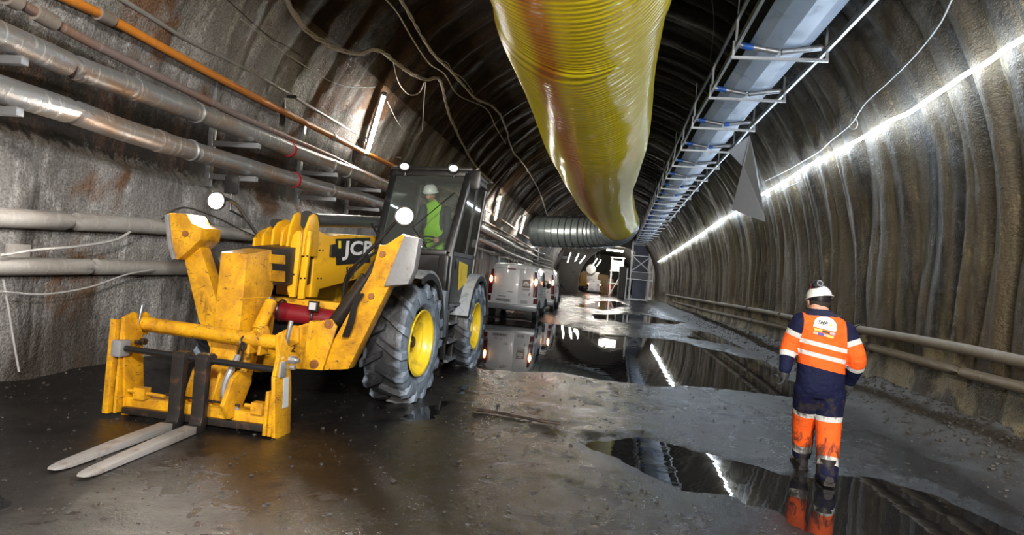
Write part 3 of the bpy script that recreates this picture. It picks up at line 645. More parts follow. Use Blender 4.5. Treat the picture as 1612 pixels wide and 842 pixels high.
# ================================================================== YELLOW VENTILATION DUCT
def duct_mat():
    m, nt, p = nodes_of('yellow_duct_film'); L = nt.links; uv = N(nt, 'ShaderNodeUVMap').outputs[0]
    s = N(nt, 'ShaderNodeSeparateXYZ'); L.new(uv, s.inputs[0])      # x: metres along, y: 0..1 round
    st = math_(nt, 'ABSOLUTE', math_(nt, 'SUBTRACT', s.outputs[1], .545)); st = ramp(nt, st, .012, .034, (1, 1, 1, 1), (0, 0, 0, 1))
    first = ramp(nt, math_(nt, 'MULTIPLY', s.outputs[0], .02), .478, .48, (1, 1, 1, 1), (.25, .25, .25, 1))
    n1 = noise(nt, mapping(nt, uv, (2.5, 2, 1)), 1, 5, .7, .5); n2 = noise(nt, mapping(nt, uv, (30, 3, 1)), 1, 3, .6)
    c = mixc(nt, ramp(nt, n1, .4, .7), (.95, .84, .03), (.88, .74, .03))
    fr = math_(nt, 'MULTIPLY', math_(nt, 'MULTIPLY', st, first), math_(nt, 'ADD', n2, .35), True)
    c = mixc(nt, fr, c, (.62, .20, .04)); L.new(c, p.inputs['Base Color'])
    p.inputs['Roughness'].default_value = .34; p.inputs['Coat Weight'].default_value = 1.0; p.inputs['Coat Roughness'].default_value = .16
    p.inputs['Transmission Weight'].default_value = 0
    wv = N(nt, 'ShaderNodeTexWave', wave_type='BANDS', bands_direction='X'); wv.inputs['Scale'].default_value = 3.2; wv.inputs['Distortion'].default_value = 2.2; wv.inputs['Detail'].default_value = 2; wv.inputs['Detail Scale'].default_value = 1.5
    L.new(mapping(nt, uv, (1, 2.2, 1)), wv.inputs['Vector']); n3 = noise(nt, mapping(nt, uv, (9, 2.5, 1)), 1, 3, .6)
    nb = bump(nt, math_(nt, 'ADD', wv.outputs['Fac'], math_(nt, 'MULTIPLY', n3, 1.6)), .42, .035); L.new(nb, p.inputs['Normal']); L.new(nb, p.inputs['Coat Normal'])
    tr = N(nt, 'ShaderNodeBsdfTranslucent'); L.new(c, tr.inputs[0]); mx = N(nt, 'ShaderNodeMixShader'); mx.inputs[0].default_value = .38
    L.new(p.outputs[0], mx.inputs[1]); L.new(tr.outputs[0], mx.inputs[2]); L.new(mx.outputs[0], nt.nodes['Material Output'].inputs[0]); return m
DUCTM = duct_mat()
def duct(name, path, rad, material, label, ring=.02, seg=56, nsub=6, squash=1.0, wav=0):
    pts = smooth_path(path, nsub); q = [pts[0]]
    for p in pts[1:]:
        while (p - q[-1]).length > .11: q.append(q[-1] + (p - q[-1]).normalized()*.1)
    n = len(q); vs = []; uvs = []; d = 0; L_ = [0]
    for i in range(1, n): L_.append(L_[-1] + (q[i] - q[i-1]).length)
    for i, p in enumerate(q):
        t = (q[min(i+1, n-1)] - q[max(i-1, 0)]).normalized(); a = Vector((0, 0, 1)) - t*t.z; a.normalize(); b = t.cross(a)
        rr_ = rad(p, L_[i]) if callable(rad) else rad
        for k in range(seg + 1):
            th = 2*PI*k/seg; r = rr_*(1 + ring*(.5 + .5*math.sin(L_[i]*2*PI/.22 + (th if wav else 0))))*(1 + .012*math.sin(3*th + L_[i]*.6) + .01*math.sin(5*th - L_[i]*1.1))
            vs.append(p + a*(math.cos(th)*r*squash) + b*(math.sin(th)*r)); uvs.append((L_[i], k/seg))
    fs = [(i*(seg+1) + k, i*(seg+1) + k + 1, (i+1)*(seg+1) + k + 1, (i+1)*(seg+1) + k) for i in range(n-1) for k in range(seg)]
    me = bpy.data.meshes.new(name); me.from_pydata([tuple(v) for v in vs], [], fs); ul = me.uv_layers.new(name='UVMap')
    ul.data.foreach_set('uv', [c for p_ in me.polygons for vi in p_.vertices for c in uvs[vi]])
    me.polygons.foreach_set('use_smooth', [True]*len(me.polygons)); me.materials.append(material)
    o = bpy.data.objects.new(name, me); COL.objects.link(o); tag(o, label, 'duct'); return o
yp = [Vector((-.75, 1.5, 5.35)), at(912, -60, y=7.2), at(910, 0, y=8), at(925, 110, y=10.4), at(938, 200, y=13.3), at(943, 250, y=17.5), at(950, 300, y=24), at(965, 333, y=31), at(975, 350, y=36.5)]
def rad(p, l):
    y = p.y; return np.interp(y, [0, 8, 10.4, 13.3, 17.5, 24, 31, 38], [1.10, 1.09, 1.10, 1.10, 1.14, 1.08, 1.05, 1.10])
dy = duct('ventilation_duct', yp, rad, DUCTM, 'huge glossy yellow ventilation duct hanging under the roof', ring=.006)
q = at(868, 372, y=41)
el = [Vector((.45, 35.2, 5.05)), Vector((.48, 36.8, 4.98)), Vector((.15, 38.6, 4.85)), Vector((-.9, 39.7, 4.72)), Vector((-2.2, 40.2, 4.65)), Vector((-3.6, 40.6, 4.6)), Vector((-5.0, 41.0, 4.55))]
GALV = mat('spiral_duct_steel', (.50, .58, .60), .30, .65, (.30, .34, .35), .3, 1.5)
em = duct('ventilation_elbow', el, .98, GALV, 'ribbed galvanised steel duct elbow turning left at the end of the yellow duct', ring=0.0, nsub=8)
el_s = smooth_path(el, 10)
for k in range(4, len(el_s) - 2, 3):
    c = el_s[k]; t_ = (el_s[k+1] - el_s[k-1]).normalized(); a_ = Vector((0, 0, 1)) - t_*t_.z; a_.normalize(); b_ = t_.cross(a_)
    MB().tube([c + a_*math.cos(2*PI*j/36)*1.0 + b_*math.sin(2*PI*j/36)*1.0 for j in range(37)], .035, 6, caps=False).build('rib_ring', STEEL, em)
for k, px in enumerate([(857, 130), (888, 240)]):
    pass

# ================================================================== CONVEYOR UNDER THE ROOF
BELT = mat('pale_blue_grey_belt', (.30, .36, .46), .38, .15, (.18, .21, .28), .4, 2.2)
def cv(px, py, y): return at(px, py, y=y)
# centre line of the conveyor through the photographed frames (x, y, z)
cpts = [(2.55, -4, 5.75), (2.58, 6, 5.82), (2.6, 11.4, 5.87), (2.64, 14.5, 5.98), (2.62, 17.2, 6.0), (2.66, 20, 6.0), (2.72, 26, 6.05), (2.85, 34, 6.1), (3.05, 45, 6.12), (3.3, 58, 6.15), (3.5, 71.5, 6.2)]
def cpos(y):
    for a, b in zip(cpts[:-1], cpts[1:]):
        if a[1] <= y <= b[1]:
            t = (y - a[1])/(b[1] - a[1]); return Vector(a).lerp(Vector(b), t)
CW = .74
con = empty('belt_conveyor', (2.6, 10, 5.9), 'long belt conveyor slung under the roof at right', 'conveyor')
YS = [-4, 0, 4, 8, 11.4, 14.5, 17.2, 20, 23, 26, 30, 34, 39, 45, 51, 58, 65, 71.5]
mb = MB()
for a, b in zip(YS[:-1], YS[1:]):
    pa, pb = cpos(a), cpos(b); sec = [(-.50, .10), (-.30, .03), (0, -.01), (.30, .03), (.50, .10)]
    for (x0, z0), (x1, z1) in zip(sec[:-1], sec[1:]):
        mb.add([pa + Vector((x0, 0, z0)), pa + Vector((x1, 0, z1)), pb + Vector((x1, 0, z1)), pb + Vector((x0, 0, z0)),
                pa + Vector((x0, 0, z0 + .015)), pa + Vector((x1, 0, z1 + .015)), pb + Vector((x1, 0, z1 + .015)), pb + Vector((x0, 0, z0 + .015))], [(0,1,2,3), (7,6,5,4), (0,4,5,1), (2,6,7,3), (0,3,7,4), (1,5,6,2)])
mb.build('return_belt', BELT, con)
mb = MB()
for a, b in zip(YS[:-1], YS[1:]): mb.beam(cpos(a) + Vector((0, 0, .55)), cpos(b) + Vector((0, 0, .55)), 1.0, .02)
mb.build('carrying_belt', RUBBER, con)
for s_ in (-1, 1):
    mb = MB()
    for a, b in zip(YS[:-1], YS[1:]):
        for dz in (.0, .5):
            mb.beam(cpos(a) + Vector((s_*CW, 0, dz)), cpos(b) + Vector((s_*CW, 0, dz)), .05, .10 if dz == 0 else .06)
    mb.build('side_rail', STEEL, con)
BLUEP = mat('blue_roller_end', (.02, .12, .5), .4); ROLL_ = mat('roller_steel', (.32, .33, .35), .32, .6, (.14, .13, .13), .4, 12)
fy = [5.9, 8.65, 11.4]; 
while fy[-1] < 69: fy.append(fy[-1] + 2.78)
for i, y in enumerate(fy):
    c = cpos(y); mb = MB()
    z = -.17
    mb.beam(c + Vector((-CW - .06, 0, z)), c + Vector((CW + .06, 0, z)), .05, .05)
    for s_ in (-1, 1):
        mb.box((c.x + s_*(CW + .03) - .02, c.y - .03, c.z + z), (c.x + s_*(CW + .03) + .02, c.y + .03, c.z + .12))
    mb.beam(c + Vector((0, 0, z)), c + Vector((0, 0, z + .13)), .03, .02)
    fr = mb.build('idler_frame', STEEL, con)
    for s_ in (-1, 1):
        a = c + Vector((s_*.03, 0, -.045)); b = c + Vector((s_*(CW - .06), 0, .055)); d = (b - a).normalized()
        mb = MB(); mb.cyl(a, b, .052, 12, 0)
        if (i*3 + s_) % 4 < 2 or s_ < 0:
            mb.cyl(a + d*(.42 if s_ < 0 else .0), a + d*(.60 if s_ < 0 else .12), .054, 12, 1)
        mb.cyl(a - d*.03, b + d*.03, .018, 8, 0)
        mb.build('roller', [ROLL_, BLUEP], fr)
    if i % 2 == 0:
        mb = MB()
        for s_ in (-1, 1):
            top = c + Vector((s_*CW, 0, 0)); 
            mb.tube([top, top + Vector((0, 0, 1.0 if s_ < 0 else .5))], .012, 6)
        mb.build('hanger_rod', STEEL, con)
    mb = MB()
    for s_ in (-1, 1): mb.box((c.x + s_*CW - .02, c.y - .03, c.z), (c.x + s_*CW + .02, c.y + .03, c.z + .5))
    mb.build('truss_post', STEEL, con)
# ---- tower at the far end of the conveyor
tw = empty('conveyor_tower', (3.5, 71, 0), 'tall steel lattice tower at the far end of the conveyor', 'tower')
xl, xr = 2.55, 4.55
for x in (xl, xr):
    for y in (71, 73): MB().box((x - .07, y - .07, 0), (x + .07, y + .07, 6.5)).build('post', STEEL, tw)
for z in (.15, 2.3, 3.1, 4.9, 6.3): MB().box((xl - .1, 70.9, z - .06), (xr + .1, 71, z + .06)).build('crossbar', STEEL, tw)
MB().beam((xl, 70.92, 3.2), (xr, 70.92, 4.9), .06, .10).build('brace', STEEL, tw)
MB().beam((xl, 70.9, 4.85), (xr, 70.9, 3.25), .06, .10).build('brace', STEEL, tw)
MB().box((xl + .25, 71.3, .1), (xr - .25, 71.4, 6.3)).build('vertical_belt', mat('tower_belt', (.10, .12, .17), .4, .3), tw)
MB().box((xl, 70.8, 2.4), (xr - .15, 70.88, 3.1)).build('white_panel', mat('weathered_white_panel', (.5, .54, .6), .5), tw)
for x in (xl - .45, xr + .35): MB().box((x - .04, 70.4, 0), (x + .04, 70.48, 3.4)).build('guard_post', STEEL, tw)
for z in (.05, 2.25): MB().box((xl - .5, 70.36, z), (xr + .4, 70.44, z + .09)).build('guard_rail', STEEL, tw)
cb = MB(); cb.box((1.3, 71.5, 0), (2.3, 74.5, 3.6)); cab_ = cb.build('control_cabin', mat('grimy_site_cabin', (.16, .15, .14), .6, 0, (.06, .05, .05), .4, 1), bevel=.03); tag(cab_, 'dark site cabin left of the conveyor tower', 'cabin')
for k in range(6): MB().box((1.3 + k*.18, 71.44, .1), (1.36 + k*.18, 71.5, 3.5)).build('rib', GREYP, cab_)
# hanging sheet
sh = [at(1180, 213, y=15.5), at(1146, 238, y=15.5), at(1169, 262, y=15.6), at(1152, 330, y=15.6), at(1205, 349, y=15.3), at(1192, 262, y=15.5)]
mb = MB(); mb.prism([sh[0], sh[1], sh[2] + Vector((0, .05, .02))], (0, .01, 0)); mb.prism([sh[0], sh[2], sh[3], sh[4], sh[5]], (0, .012, 0))
tag(mb.build('plastic_sheet', mat('grey_plastic_sheet', (.16, .165, .18), .45, .1, (.16, .16, .17), .4, 3, .3, 12), smooth=False), 'torn grey sheet hanging in front of the light rope', 'sheet')

a_, b_ = at(745, 644, z=.05), at(882, 667, z=.05)
tag(MB().tube(smooth_path([a_, a_.lerp(b_, .35) + Vector((.0, .02, 0)), a_.lerp(b_, .7) + Vector((0, -.02, 0)), b_], 6), .016, 8).build('rod', DARKM), 'thin dark rod lying on the wet floor right of the front wheel', 'rod')
# ================================================================== TELEHANDLER
MXC = -3.35
TH_ = empty('telehandler', (MXC, 9.4, 0), 'yellow and black telehandler with pallet forks parked by the left wall', 'telehandler')
def T(name, mb, m, parent=TH_, bevel=0, **k): return mb.build(name, m, parent, bevel=bevel, **k)
# ---- tyre material: dark lugs, grey dried slurry on the side
def tyre_mat():
    m, nt, p = nodes_of('slurry_coated_tyre'); L = nt.links; co = objco(nt)
    s = N(nt, 'ShaderNodeSeparateXYZ'); L.new(co, s.inputs[0])
    n = noise(nt, co, 5, 5, .65, .5); n2 = noise(nt, co, 22, 4, .6)
    ax = math_(nt, 'ABSOLUTE', s.outputs[0]); a = math_(nt, 'ADD', ax, math_(nt, 'MULTIPLY', math_(nt, 'SUBTRACT', n, .5), .22))
    side = ramp(nt, a, .165, .235)
    c = mixc(nt, ramp(nt, n, .5, .75), (.018, .019, .022), (.075, .08, .09))
    c2 = mixc(nt, ramp(nt, n2, .3, .7), (.26, .32, .40), (.17, .21, .27)); c = mixc(nt, side, c, c2)
    L.new(c, p.inputs['Base Color']); p.inputs['Roughness'].default_value = .55
    L.new(bump(nt, n2, .4, .01), p.inputs['Normal']); return m
TYREM = tyre_mat()
def tyre_mb(R=.68, W=.47):
    h = W/2
    prof = [(-h*.70, .355), (-h*.98, .44), (-h, .54), (-h*.93, .60), (-h*.72, .618), (0, .628), (h*.72, .618), (h*.93, .60), (h, .54), (h*.98, .44), (h*.70, .355), (h*.55, .34), (-h*.55, .34), (-h*.70, .355)]
    mb = MB().lathe(prof, seg=64)
    nl = 15
    for s_ in (-1, 1):
        for k in range(nl):
            a0 = 2*PI*(k + (.5 if s_ > 0 else 0))/nl
            # a lug runs from the crown centre to the shoulder, swept back
            st = []
            for (x, da, ri, ro, wd) in [(-.03, 0, .60, R + .008, .066), (.09, .10, .60, R + .008, .066), (.185, .19, .60, R - .004, .076), (.252, .235, .56, R - .045, .092), (.266, .25, .50, .575, .095)]:
                for r_ in (ri, ro):
                    for e in (-1, 1):
                        ang = a0 + da + e*wd/(2*.66)*(1.15 if r_ == ri else .85)
                        st.append(Vector((s_*x, -r_*math.sin(ang), r_*math.cos(ang))))
            f = []
            for i in range(4):
                a, b = i*4, i*4 + 4
                f += [(a+2, a+3, b+3, b+2), (a, b, b+1, a+1), (a, a+2, b+2, b), (a+1, b+1, b+3, a+3)]
            f += [(0, 1, 3, 2), (16, 18, 19, 17)]
            mb.add(st, f)
    return mb
def rim_mb(R=.365):
    prof = [(.215, R + .008), (.228, R), (.222, R - .02), (.19, R - .03), (.17, R - .045), (.11, R - .055), (.10, R - .075), (.04, R - .085), (.03, R - .10), (-.01, R - .11), (-.015, .12), (-.03, .05), (-.03, .001), (-.05, .001), (-.05, R - .10), (-.2, R - .04), (-.22, R)]
    return MB().lathe(prof, seg=48)
def hub_mb():
    mb = MB().cyl((-.02, 0, 0), (.06, 0, 0), .13, 20).cyl((.06, 0, 0), (.12, 0, 0), .08, 16, r1=.06)
    for k in range(10):
        a = 2*PI*k/10; mb.cyl((-.015, .2*math.cos(a), .2*math.sin(a)), (.015, .2*math.cos(a), .2*math.sin(a)), .016, 6)
    mb.tube([(-.012, .26*math.cos(a*PI/10), .26*math.sin(a*PI/10)) for a in range(21)], .006, 5, caps=False)
    return mb
w0 = tyre_mb().build('wheel', TYREM, None, angle=28); w0.parent = TH_
r0 = rim_mb().build('rim', mat('lemon_rim_paint', (.80, .58, .03), .35, 0, (.25, .17, .05), .35, 6, coat=.3), None); r0.parent = w0
h0 = hub_mb().build('hub', DARKM, None); h0.parent = w0
def put(o, p, rz): o.location = Vector(p) - TH_.location; o.rotation_euler = (0, 0, rz)
WX = 2.44 - .25 - 1.0  # lateral half track
wheels = [(-2.325, 7.34, .70, -.07), (-4.35, 7.34, .70, PI - .07), (-2.32, 10.45, .69, 0.0), (-4.35, 10.45, .69, PI)]
w0.scale = (1.0, 1.075, 1.075)
put(w0, wheels[0][:3], wheels[0][3])
for q in wheels[1:]:
    c = w0.copy(); COL.objects.link(c); c.parent = TH_; put(c, q[:3], q[3])
    for ch in (r0, h0): d = ch.copy(); COL.objects.link(d); d.parent = c
# axles and chassis
mb = MB()
for y in (7.34, 10.45): mb.cyl((MXC - .8, y, .69), (MXC + .8, y, .69), .11, 16)
T('axle', mb, DARKM)
for y in (7.34, 10.45): T('differential', MB().ball((MXC, y, .69), (.24, .22, .22), zlo=-.99), DARKM)
mb = MB().box((MXC - .42, 6.75, .52), (MXC + .30, 12.3, .98)); T('chassis', mb, BLK, bevel=.02)
mb = MB().prism([(MXC - 1.0, 8.6, .75), (MXC - 1.0, 12.2, .75), (MXC - 1.0, 12.3, 1.5), (MXC - 1.0, 11.6, 1.75), (MXC - 1.0, 8.7, 1.6)], (.55, 0, 0)); T('engine_cover', mb, YEL, bevel=.03)
mb = MB().box((MXC - .9, 11.8, .6), (MXC + .8, 12.45, 1.5)); T('counterweight', mb, YEL, bevel=.04)
mb = MB().box((MXC + .35, 8.75, .48), (MXC + .78, 10.2, 1.05)); T('fuel_tank', mb, mat('slurry_splashed_tank', (.20, .23, .28), .55, 0, (.05, .055, .06), .45, 3), bevel=.03)
# mudguards
def guard(xc, yc, a0, a1, name='mudguard'):
    mb = MB(); n = 18; R1, R2 = .87, .83; h = .27; vs = []
    for i in range(n + 1):
        a = math.radians(a0 + (a1 - a0)*i/n); zc = .68
        k = 1.0
        for r_, x in ((R1, -h), (R1, h), (R2, h), (R2, -h)): vs.append((xc + x, yc + r_*math.cos(a), zc + r_*math.sin(a)*1.02))
        vs += [(xc + h, yc + (R1 - .12)*math.cos(a), zc + (R1 - .12)*math.sin(a)*1.02), (xc + h - .015, yc + (R2 - .09)*math.cos(a), zc + (R2 - .09)*math.sin(a)*1.02)] if False else []
    f = []
    for i in range(n):
        a, b = i*4, i*4 + 4
        f += [(a, a+1, b+1, b), (a+1, a+2, b+2, b+1), (a+2, a+3, b+3, b+2), (a+3, a, b, b+3)]
    f += [(0, 3, 2, 1), (n*4, n*4+1, n*4+2, n*4+3)]; mb.add(vs, f)
    T(name, mb, DUST)
    if xc > MXC:
        mb = MB(); vs = []
        for i in range(n + 1):
            a = math.radians(a0 + (a1 - a0)*i/n); 
            for r_ in (.84, .765): vs += [(xc + h - .02, yc + r_*math.cos(a), .68 + r_*math.sin(a)*1.02), (xc + h + .004, yc + r_*math.cos(a), .68 + r_*math.sin(a)*1.02)]
        f = []
        for i in range(n):
            a, b = i*4, i*4 + 4; f += [(a, a+2, b+2, b), (a+1, b+1, b+3, a+3), (a+2, a+3, b+3, b+2), (a, b, b+1, a+1)]
        mb.add(vs, f + [(0, 1, 3, 2), (n*4, n*4+2, n*4+3, n*4+1)]); T('mudguard_flap', mb, RUBBER)
guard(-2.34, 7.34, 8, 112); guard(-4.35, 7.34, 10, 140); guard(-2.34, 10.45, 12, 165); guard(-4.35, 10.45, 20, 165)
# ---- front frame (yellow), stabilisers
def pp(pxs, **k): return [at(*p, **k) for p in pxs]
T('front_crossmember', MB().prism(pp([(400, 566), (445, 520), (492, 506), (481, 582), (398, 574)], y=6.15), (0, .12, 0)), YWORN, bevel=.008)
T('front_crossmember', MB().prism([(-3.98, 6.2, .42), (-3.5, 6.2, .35), (-3.5, 6.2, .95), (-3.98, 6.2, .9)], (0, .12, 0)), YWORN, bevel=.008)
T('front_frame', MB().box((-4.0, 6.75, .95), (-2.78, 6.95, 1.12)).box((-4.0, 6.45, .42), (-2.72, 6.9, .60)), YWORN, bevel=.012)
mb = MB(); a = at(420, 487, y=6.62); b = at(528, 503, y=6.72); mb.cyl(a, b, .105, 18); T('red_cylinder', mb, REDP)
for px in ((440, 489), (494, 498)):
    p = at(*px, y=6.6); mb = MB(); mb.tube([p + Vector((0, .05 + .118*math.cos(t), .118*math.sin(t))) for t in np.linspace(0, 2*PI, 17)], .012, 6); T('clamp_strap', mb, BLK)
p = at(492, 482, y=6.42); T('frame_lamp', MB().box((p.x - .055, p.y, p.z - .055), (p.x + .055, p.y + .06, p.z + .055)), BLK, bevel=.01)
fl = [o for o in TH_.children if o.name.startswith('frame_lamp')][0]; MB().box((p.x - .038, p.y - .006, p.z - .038), (p.x + .038, p.y, p.z + .038)).build('lens', mat('lamp_lens', (.55, .56, .6), .15), fl)
# right stabiliser
br = T('stabiliser_bracket', MB().prism(pp([(493, 507), (521, 502), (530, 514), (507, 583), (480, 581)], y=5.98), (0, .03, 0)).prism(pp([(493, 507), (480, 581), (474, 580), (487, 505)], y=5.98), (0, .2, 0)), YWORN, bevel=.004)
for px in ((518, 510), (495, 573)):
    p = at(*px, y=5.98); b = MB().cyl(p, p - Vector((0, .03, 0)), .028, 6).cyl(p, p - Vector((0, .015, 0)), .045, 16).build('bolt', RUSTB, br)
leg = T('stabiliser_leg', MB().prism(pp([(500, 583), (548, 581), (612, 452), (640, 447), (655, 375), (634, 368), (606, 386), (597, 385), (585, 428), (522, 541), (512, 556)], y=6.05), (0, .17, 0)), YWORN, bevel=.008)
for px in ((603, 400), (585, 466)):
    p = at(*px, y=6.05); MB().cyl(p, p - Vector((0, .025, 0)), .032, 8).build('bolt', RUSTB, leg)
T('stabiliser_foot', MB().prism(pp([(603, 451), (636, 370), (660, 374), (652, 425), (642, 448)], y=6.0), (0, .14, 0)), GREYP, bevel=.02)
mb = MB(); mb.cyl(at(522, 514, y=6.28), at(578, 436, y=6.28), .070, 16); mb.cyl(at(578, 436, y=6.28), at(600, 402, y=6.28), .038, 12); T('stabiliser_cylinder', mb, DARKM)
mb = MB()
for k in range(3): mb.tube(smooth_path([at(540 + 4*k, 530, y=5.98), at(549 + 4*k, 505, y=5.96), at(556 + 3*k, 480, y=5.97), at(566 + 3*k, 462, y=5.98)], 5), .013, 6)
T('hose', mb, HOSE)
# left stabiliser
leg = T('stabiliser_leg', MB().prism(pp([(287, 396), (312, 376), (318, 398), (334, 450), (351, 520), (360, 575), (335, 560), (313, 505)], y=6.12), (0, .17, 0)), YWORN, bevel=.008)
T('stabiliser_foot', MB().prism(pp([(260, 338), (264, 335), (293, 336), (300, 350), (318, 358), (315, 377), (300, 392), (280, 409), (272, 408), (264, 380)], y=6.0), (0, .34, 0)), YWORN, bevel=.02)
T('foot_pad', MB().prism(pp([(258, 338), (264, 337), (268, 380), (275, 408), (270, 409), (263, 385)], y=5.97), (0, .38, 0)), GREYP, bevel=.008)
p = at(293, 368, y=6.0); MB().cyl(p, p - Vector((0, .025, 0)), .032, 8).build('bolt', RUSTB, leg)
mb = MB(); mb.prism(pp([(312, 380), (322, 384), (346, 440), (341, 474), (324, 452)], y=6.3), (0, .14, 0)); T('stabiliser_cylinder', mb, DARKM, bevel=.01)
# ---- headlamps on arms
for px, base, lab in (((340, 316), [(352, 312), (372, 322), (388, 345), (404, 368)], 'l'), ((637, 340), [(627, 345), (600, 375), (562, 415), (545, 438), (539, 478)], 'r')):
    p = at(*px, y=6.55); pts = [p + Vector((0, .05, 0))] + [at(*q, y=6.6 + .05*i) for i, q in enumerate(base)]
    arm = T('lamp_arm', MB().tube(smooth_path(pts, 5), .020, 8), BLK)
    hl = T('headlamp', MB().lathe([(.10, .02), (.09, .07), (.04, .1), (.0, .112), (-.01, .105), (.02, .02)], c=(p.x, p.y, p.z), axis='Y', seg=24), BLK)
    MB().ball((p.x, p.y + .01, p.z), (.098, .045, .090), 20, 8, zlo=-.999).build('lamp_bulb', E_HEAD, hl)
    sp = bpy.data.lights.new('headlamp_beam', 'SPOT'); sp.energy = 260; sp.color = (1, .92, .8); sp.spot_size = math.radians(95); sp.spot_blend = .8; sp.shadow_soft_size = .08
    so = bpy.data.objects.new('headlamp_beam', sp); COL.objects.link(so); so.location = p - Vector((0, .09, 0)); so.rotation_euler = (Vector((p.x - .3, -4, -.4)) - so.location).to_track_quat('-Z', 'Y').to_euler()
p = at(363, 290, y=6.75); T('mirror', MB().box((p.x - .085, p.y, p.z - .11), (p.x + .085, p.y + .05, p.z + .11)), BLK, bevel=.025)
mb = MB().tube([p + Vector((0, .03, -.1)), p + Vector((.01, .03, -.3)), at(388, 345, y=6.7)], .014, 8); T('mirror_arm', mb, BLK)
# ---- boom
XR = -3.38; BWID = .44
outer = pp([(498, 361), (519, 372), (545, 369), (586, 367), (586, 433), (503, 455), (500, 468), (489, 468), (494, 413)], x=XR)
e1 = outer[3]; e2 = outer[4]; outer = outer[:3] + [Vector((XR, 11.6, 2.12)), Vector((XR, 11.6, 1.62))] + outer[4:]
ob_ = T('outer_boom', MB().prism(outer, (-BWID, 0, 0)), YEL, bevel=.010)
inner = [at(428, 393, x=XR - .02), Vector((XR - .02, 7.6, 1.80)), Vector((XR - .02, 7.6, 1.30)), at(430, 449, x=XR - .02)]
T('inner_boom', MB().prism(inner, (-.36, 0, 0)), DARKM, bevel=.01)
mb = MB()
for (y0_, y1_) in ((400, 414), (425, 442)): mb.prism(pp([(426, y0_), (449, y0_ + 2), (449, y1_ + 2), (426, y1_)], x=XR - .012), (-.01, 0, 0))
T('wear_pad', mb, YWORN)
c1 = at(452, 390, x=XR + .03).y
for nm, poly, y_ in (('boom_collar', [(467, 363), (473, 363), (473, 387), (463, 468), (455, 467), (452, 455), (457, 387), (461, 370)], 6.55), ('boom_collar', [(480, 363), (489, 364), (488, 381), (477, 470), (468, 470), (475, 393)], 6.68)):
    o = T(nm, MB().prism(pp(poly, y=y_), (0, .05, 0)), YEL, bevel=.005)
    for px in ((458, 409), (463, 409), (457, 432), (463, 432)) if y_ < 6.6 else ((478, 403), (484, 403), (474, 438), (480, 438)):
        p = at(*px, y=y_); MB().cyl(p, p - Vector((0, .008, 0)), .011, 8).build('bolt', DARKM, o)
# hose carrier block on top of the boom head
mb = MB()
for px0 in ((408, 7.0, 360), (421, 6.95, 354), (436, 6.9, 346), (450, 6.8, 350)):
    b = at(px0[0], 394, y=px0[1]); t_ = at(px0[0], px0[2], y=px0[1]).z
    x = b.x; y = px0[1]; z = b.z
    mb.prism([(x, y - .16, z), (x, y + .35, z), (x, y + .35, t_ - .02), (x, y + .1, t_ + .02), (x, y - .05, t_ - .03), (x, y - .15, t_ - .12)], (.03, 0, 0))
T('hose_guide', mb, YEL, bevel=.006)
a = at(405, 394, y=6.85); b = at(463, 390, y=6.85)
T('boom_head', MB().box((a.x, 6.85, a.z - .36), (b.x, 7.05, a.z + .02)), YWORN, bevel=.01)
p = at(431, 351, y=6.9); T('hose_roller', MB().cyl(p, p + Vector((.0, .35, 0)) + Vector((.0, 0, .02)), .05, 16), RUBBER)
p0 = at(487, 346, x=-3.45); p1 = Vector((-3.45, 10.8, 2.35)); mb = MB().cyl(p0, p1, .085, 22)
T('boom_ram', mb, mat('ram_grey', (.10, .105, .115), .3, .5, (.2, .2, .2), .3, 3))
mb = MB(); d = (p1 - p0).normalized()
for k in range(4): mb.cyl(p0 - d*(.05 - .035*k) , p0 - d*(.05 - .035*k) + d*.02, .105 - .004*k, 22)
T('ram_gland', mb, RUBBER); 
for x_ in (-3.56, -3.37):
    T('ram_lug', MB().prism([(x_, p0.y - .30, p0.z - .42), (x_, p0.y + .06, p0.z - .42), (x_, p0.y + .04, p0.z - .05), (x_, p0.y - .02, p0.z + .05), (x_, p0.y - .10, p0.z + .07), (x_, p0.y - .18, p0.z + .03), (x_, p0.y - .26, p0.z - .12)], (.03, 0, 0)), YEL, bevel=.008)
# nose
XN0, XN1 = at(352, 397, y=5.62).x, at(389, 400, y=5.62).x
prof = pp([(389, 400), (429, 393), (431, 452), (423, 483), (428, 505), (412, 540), (398, 590), (372, 640), (352, 640), (366, 590), (374, 539), (379, 500)], x=XN1)
T('boom_nose', MB().prism(prof, (XN0 - XN1 - .03, 0, 0)), YWORN, bevel=.014)
ns = TH_.children[-1]; p = at(408, 425, x=XN1); MB().cyl(p, p + Vector((.03, 0, 0)), .05, 18).cyl(p, p + Vector((.045, 0, 0)), .028, 12).build('pivot_pin', RUSTB, ns)
# warning label
q = at(353, 467, y=5.60); T_l = MB().box((q.x, 5.58, q.z), (q.x + .1, 5.585, q.z + .21)); fz = ns
def quad_px(pxs, y, m, name, parent, dy=-.004):
    P_ = [at(*p, y=y) + Vector((0, dy, 0)) for p in pxs]; return MB().prism(P_, (0, .003, 0)).build(name, m, parent)
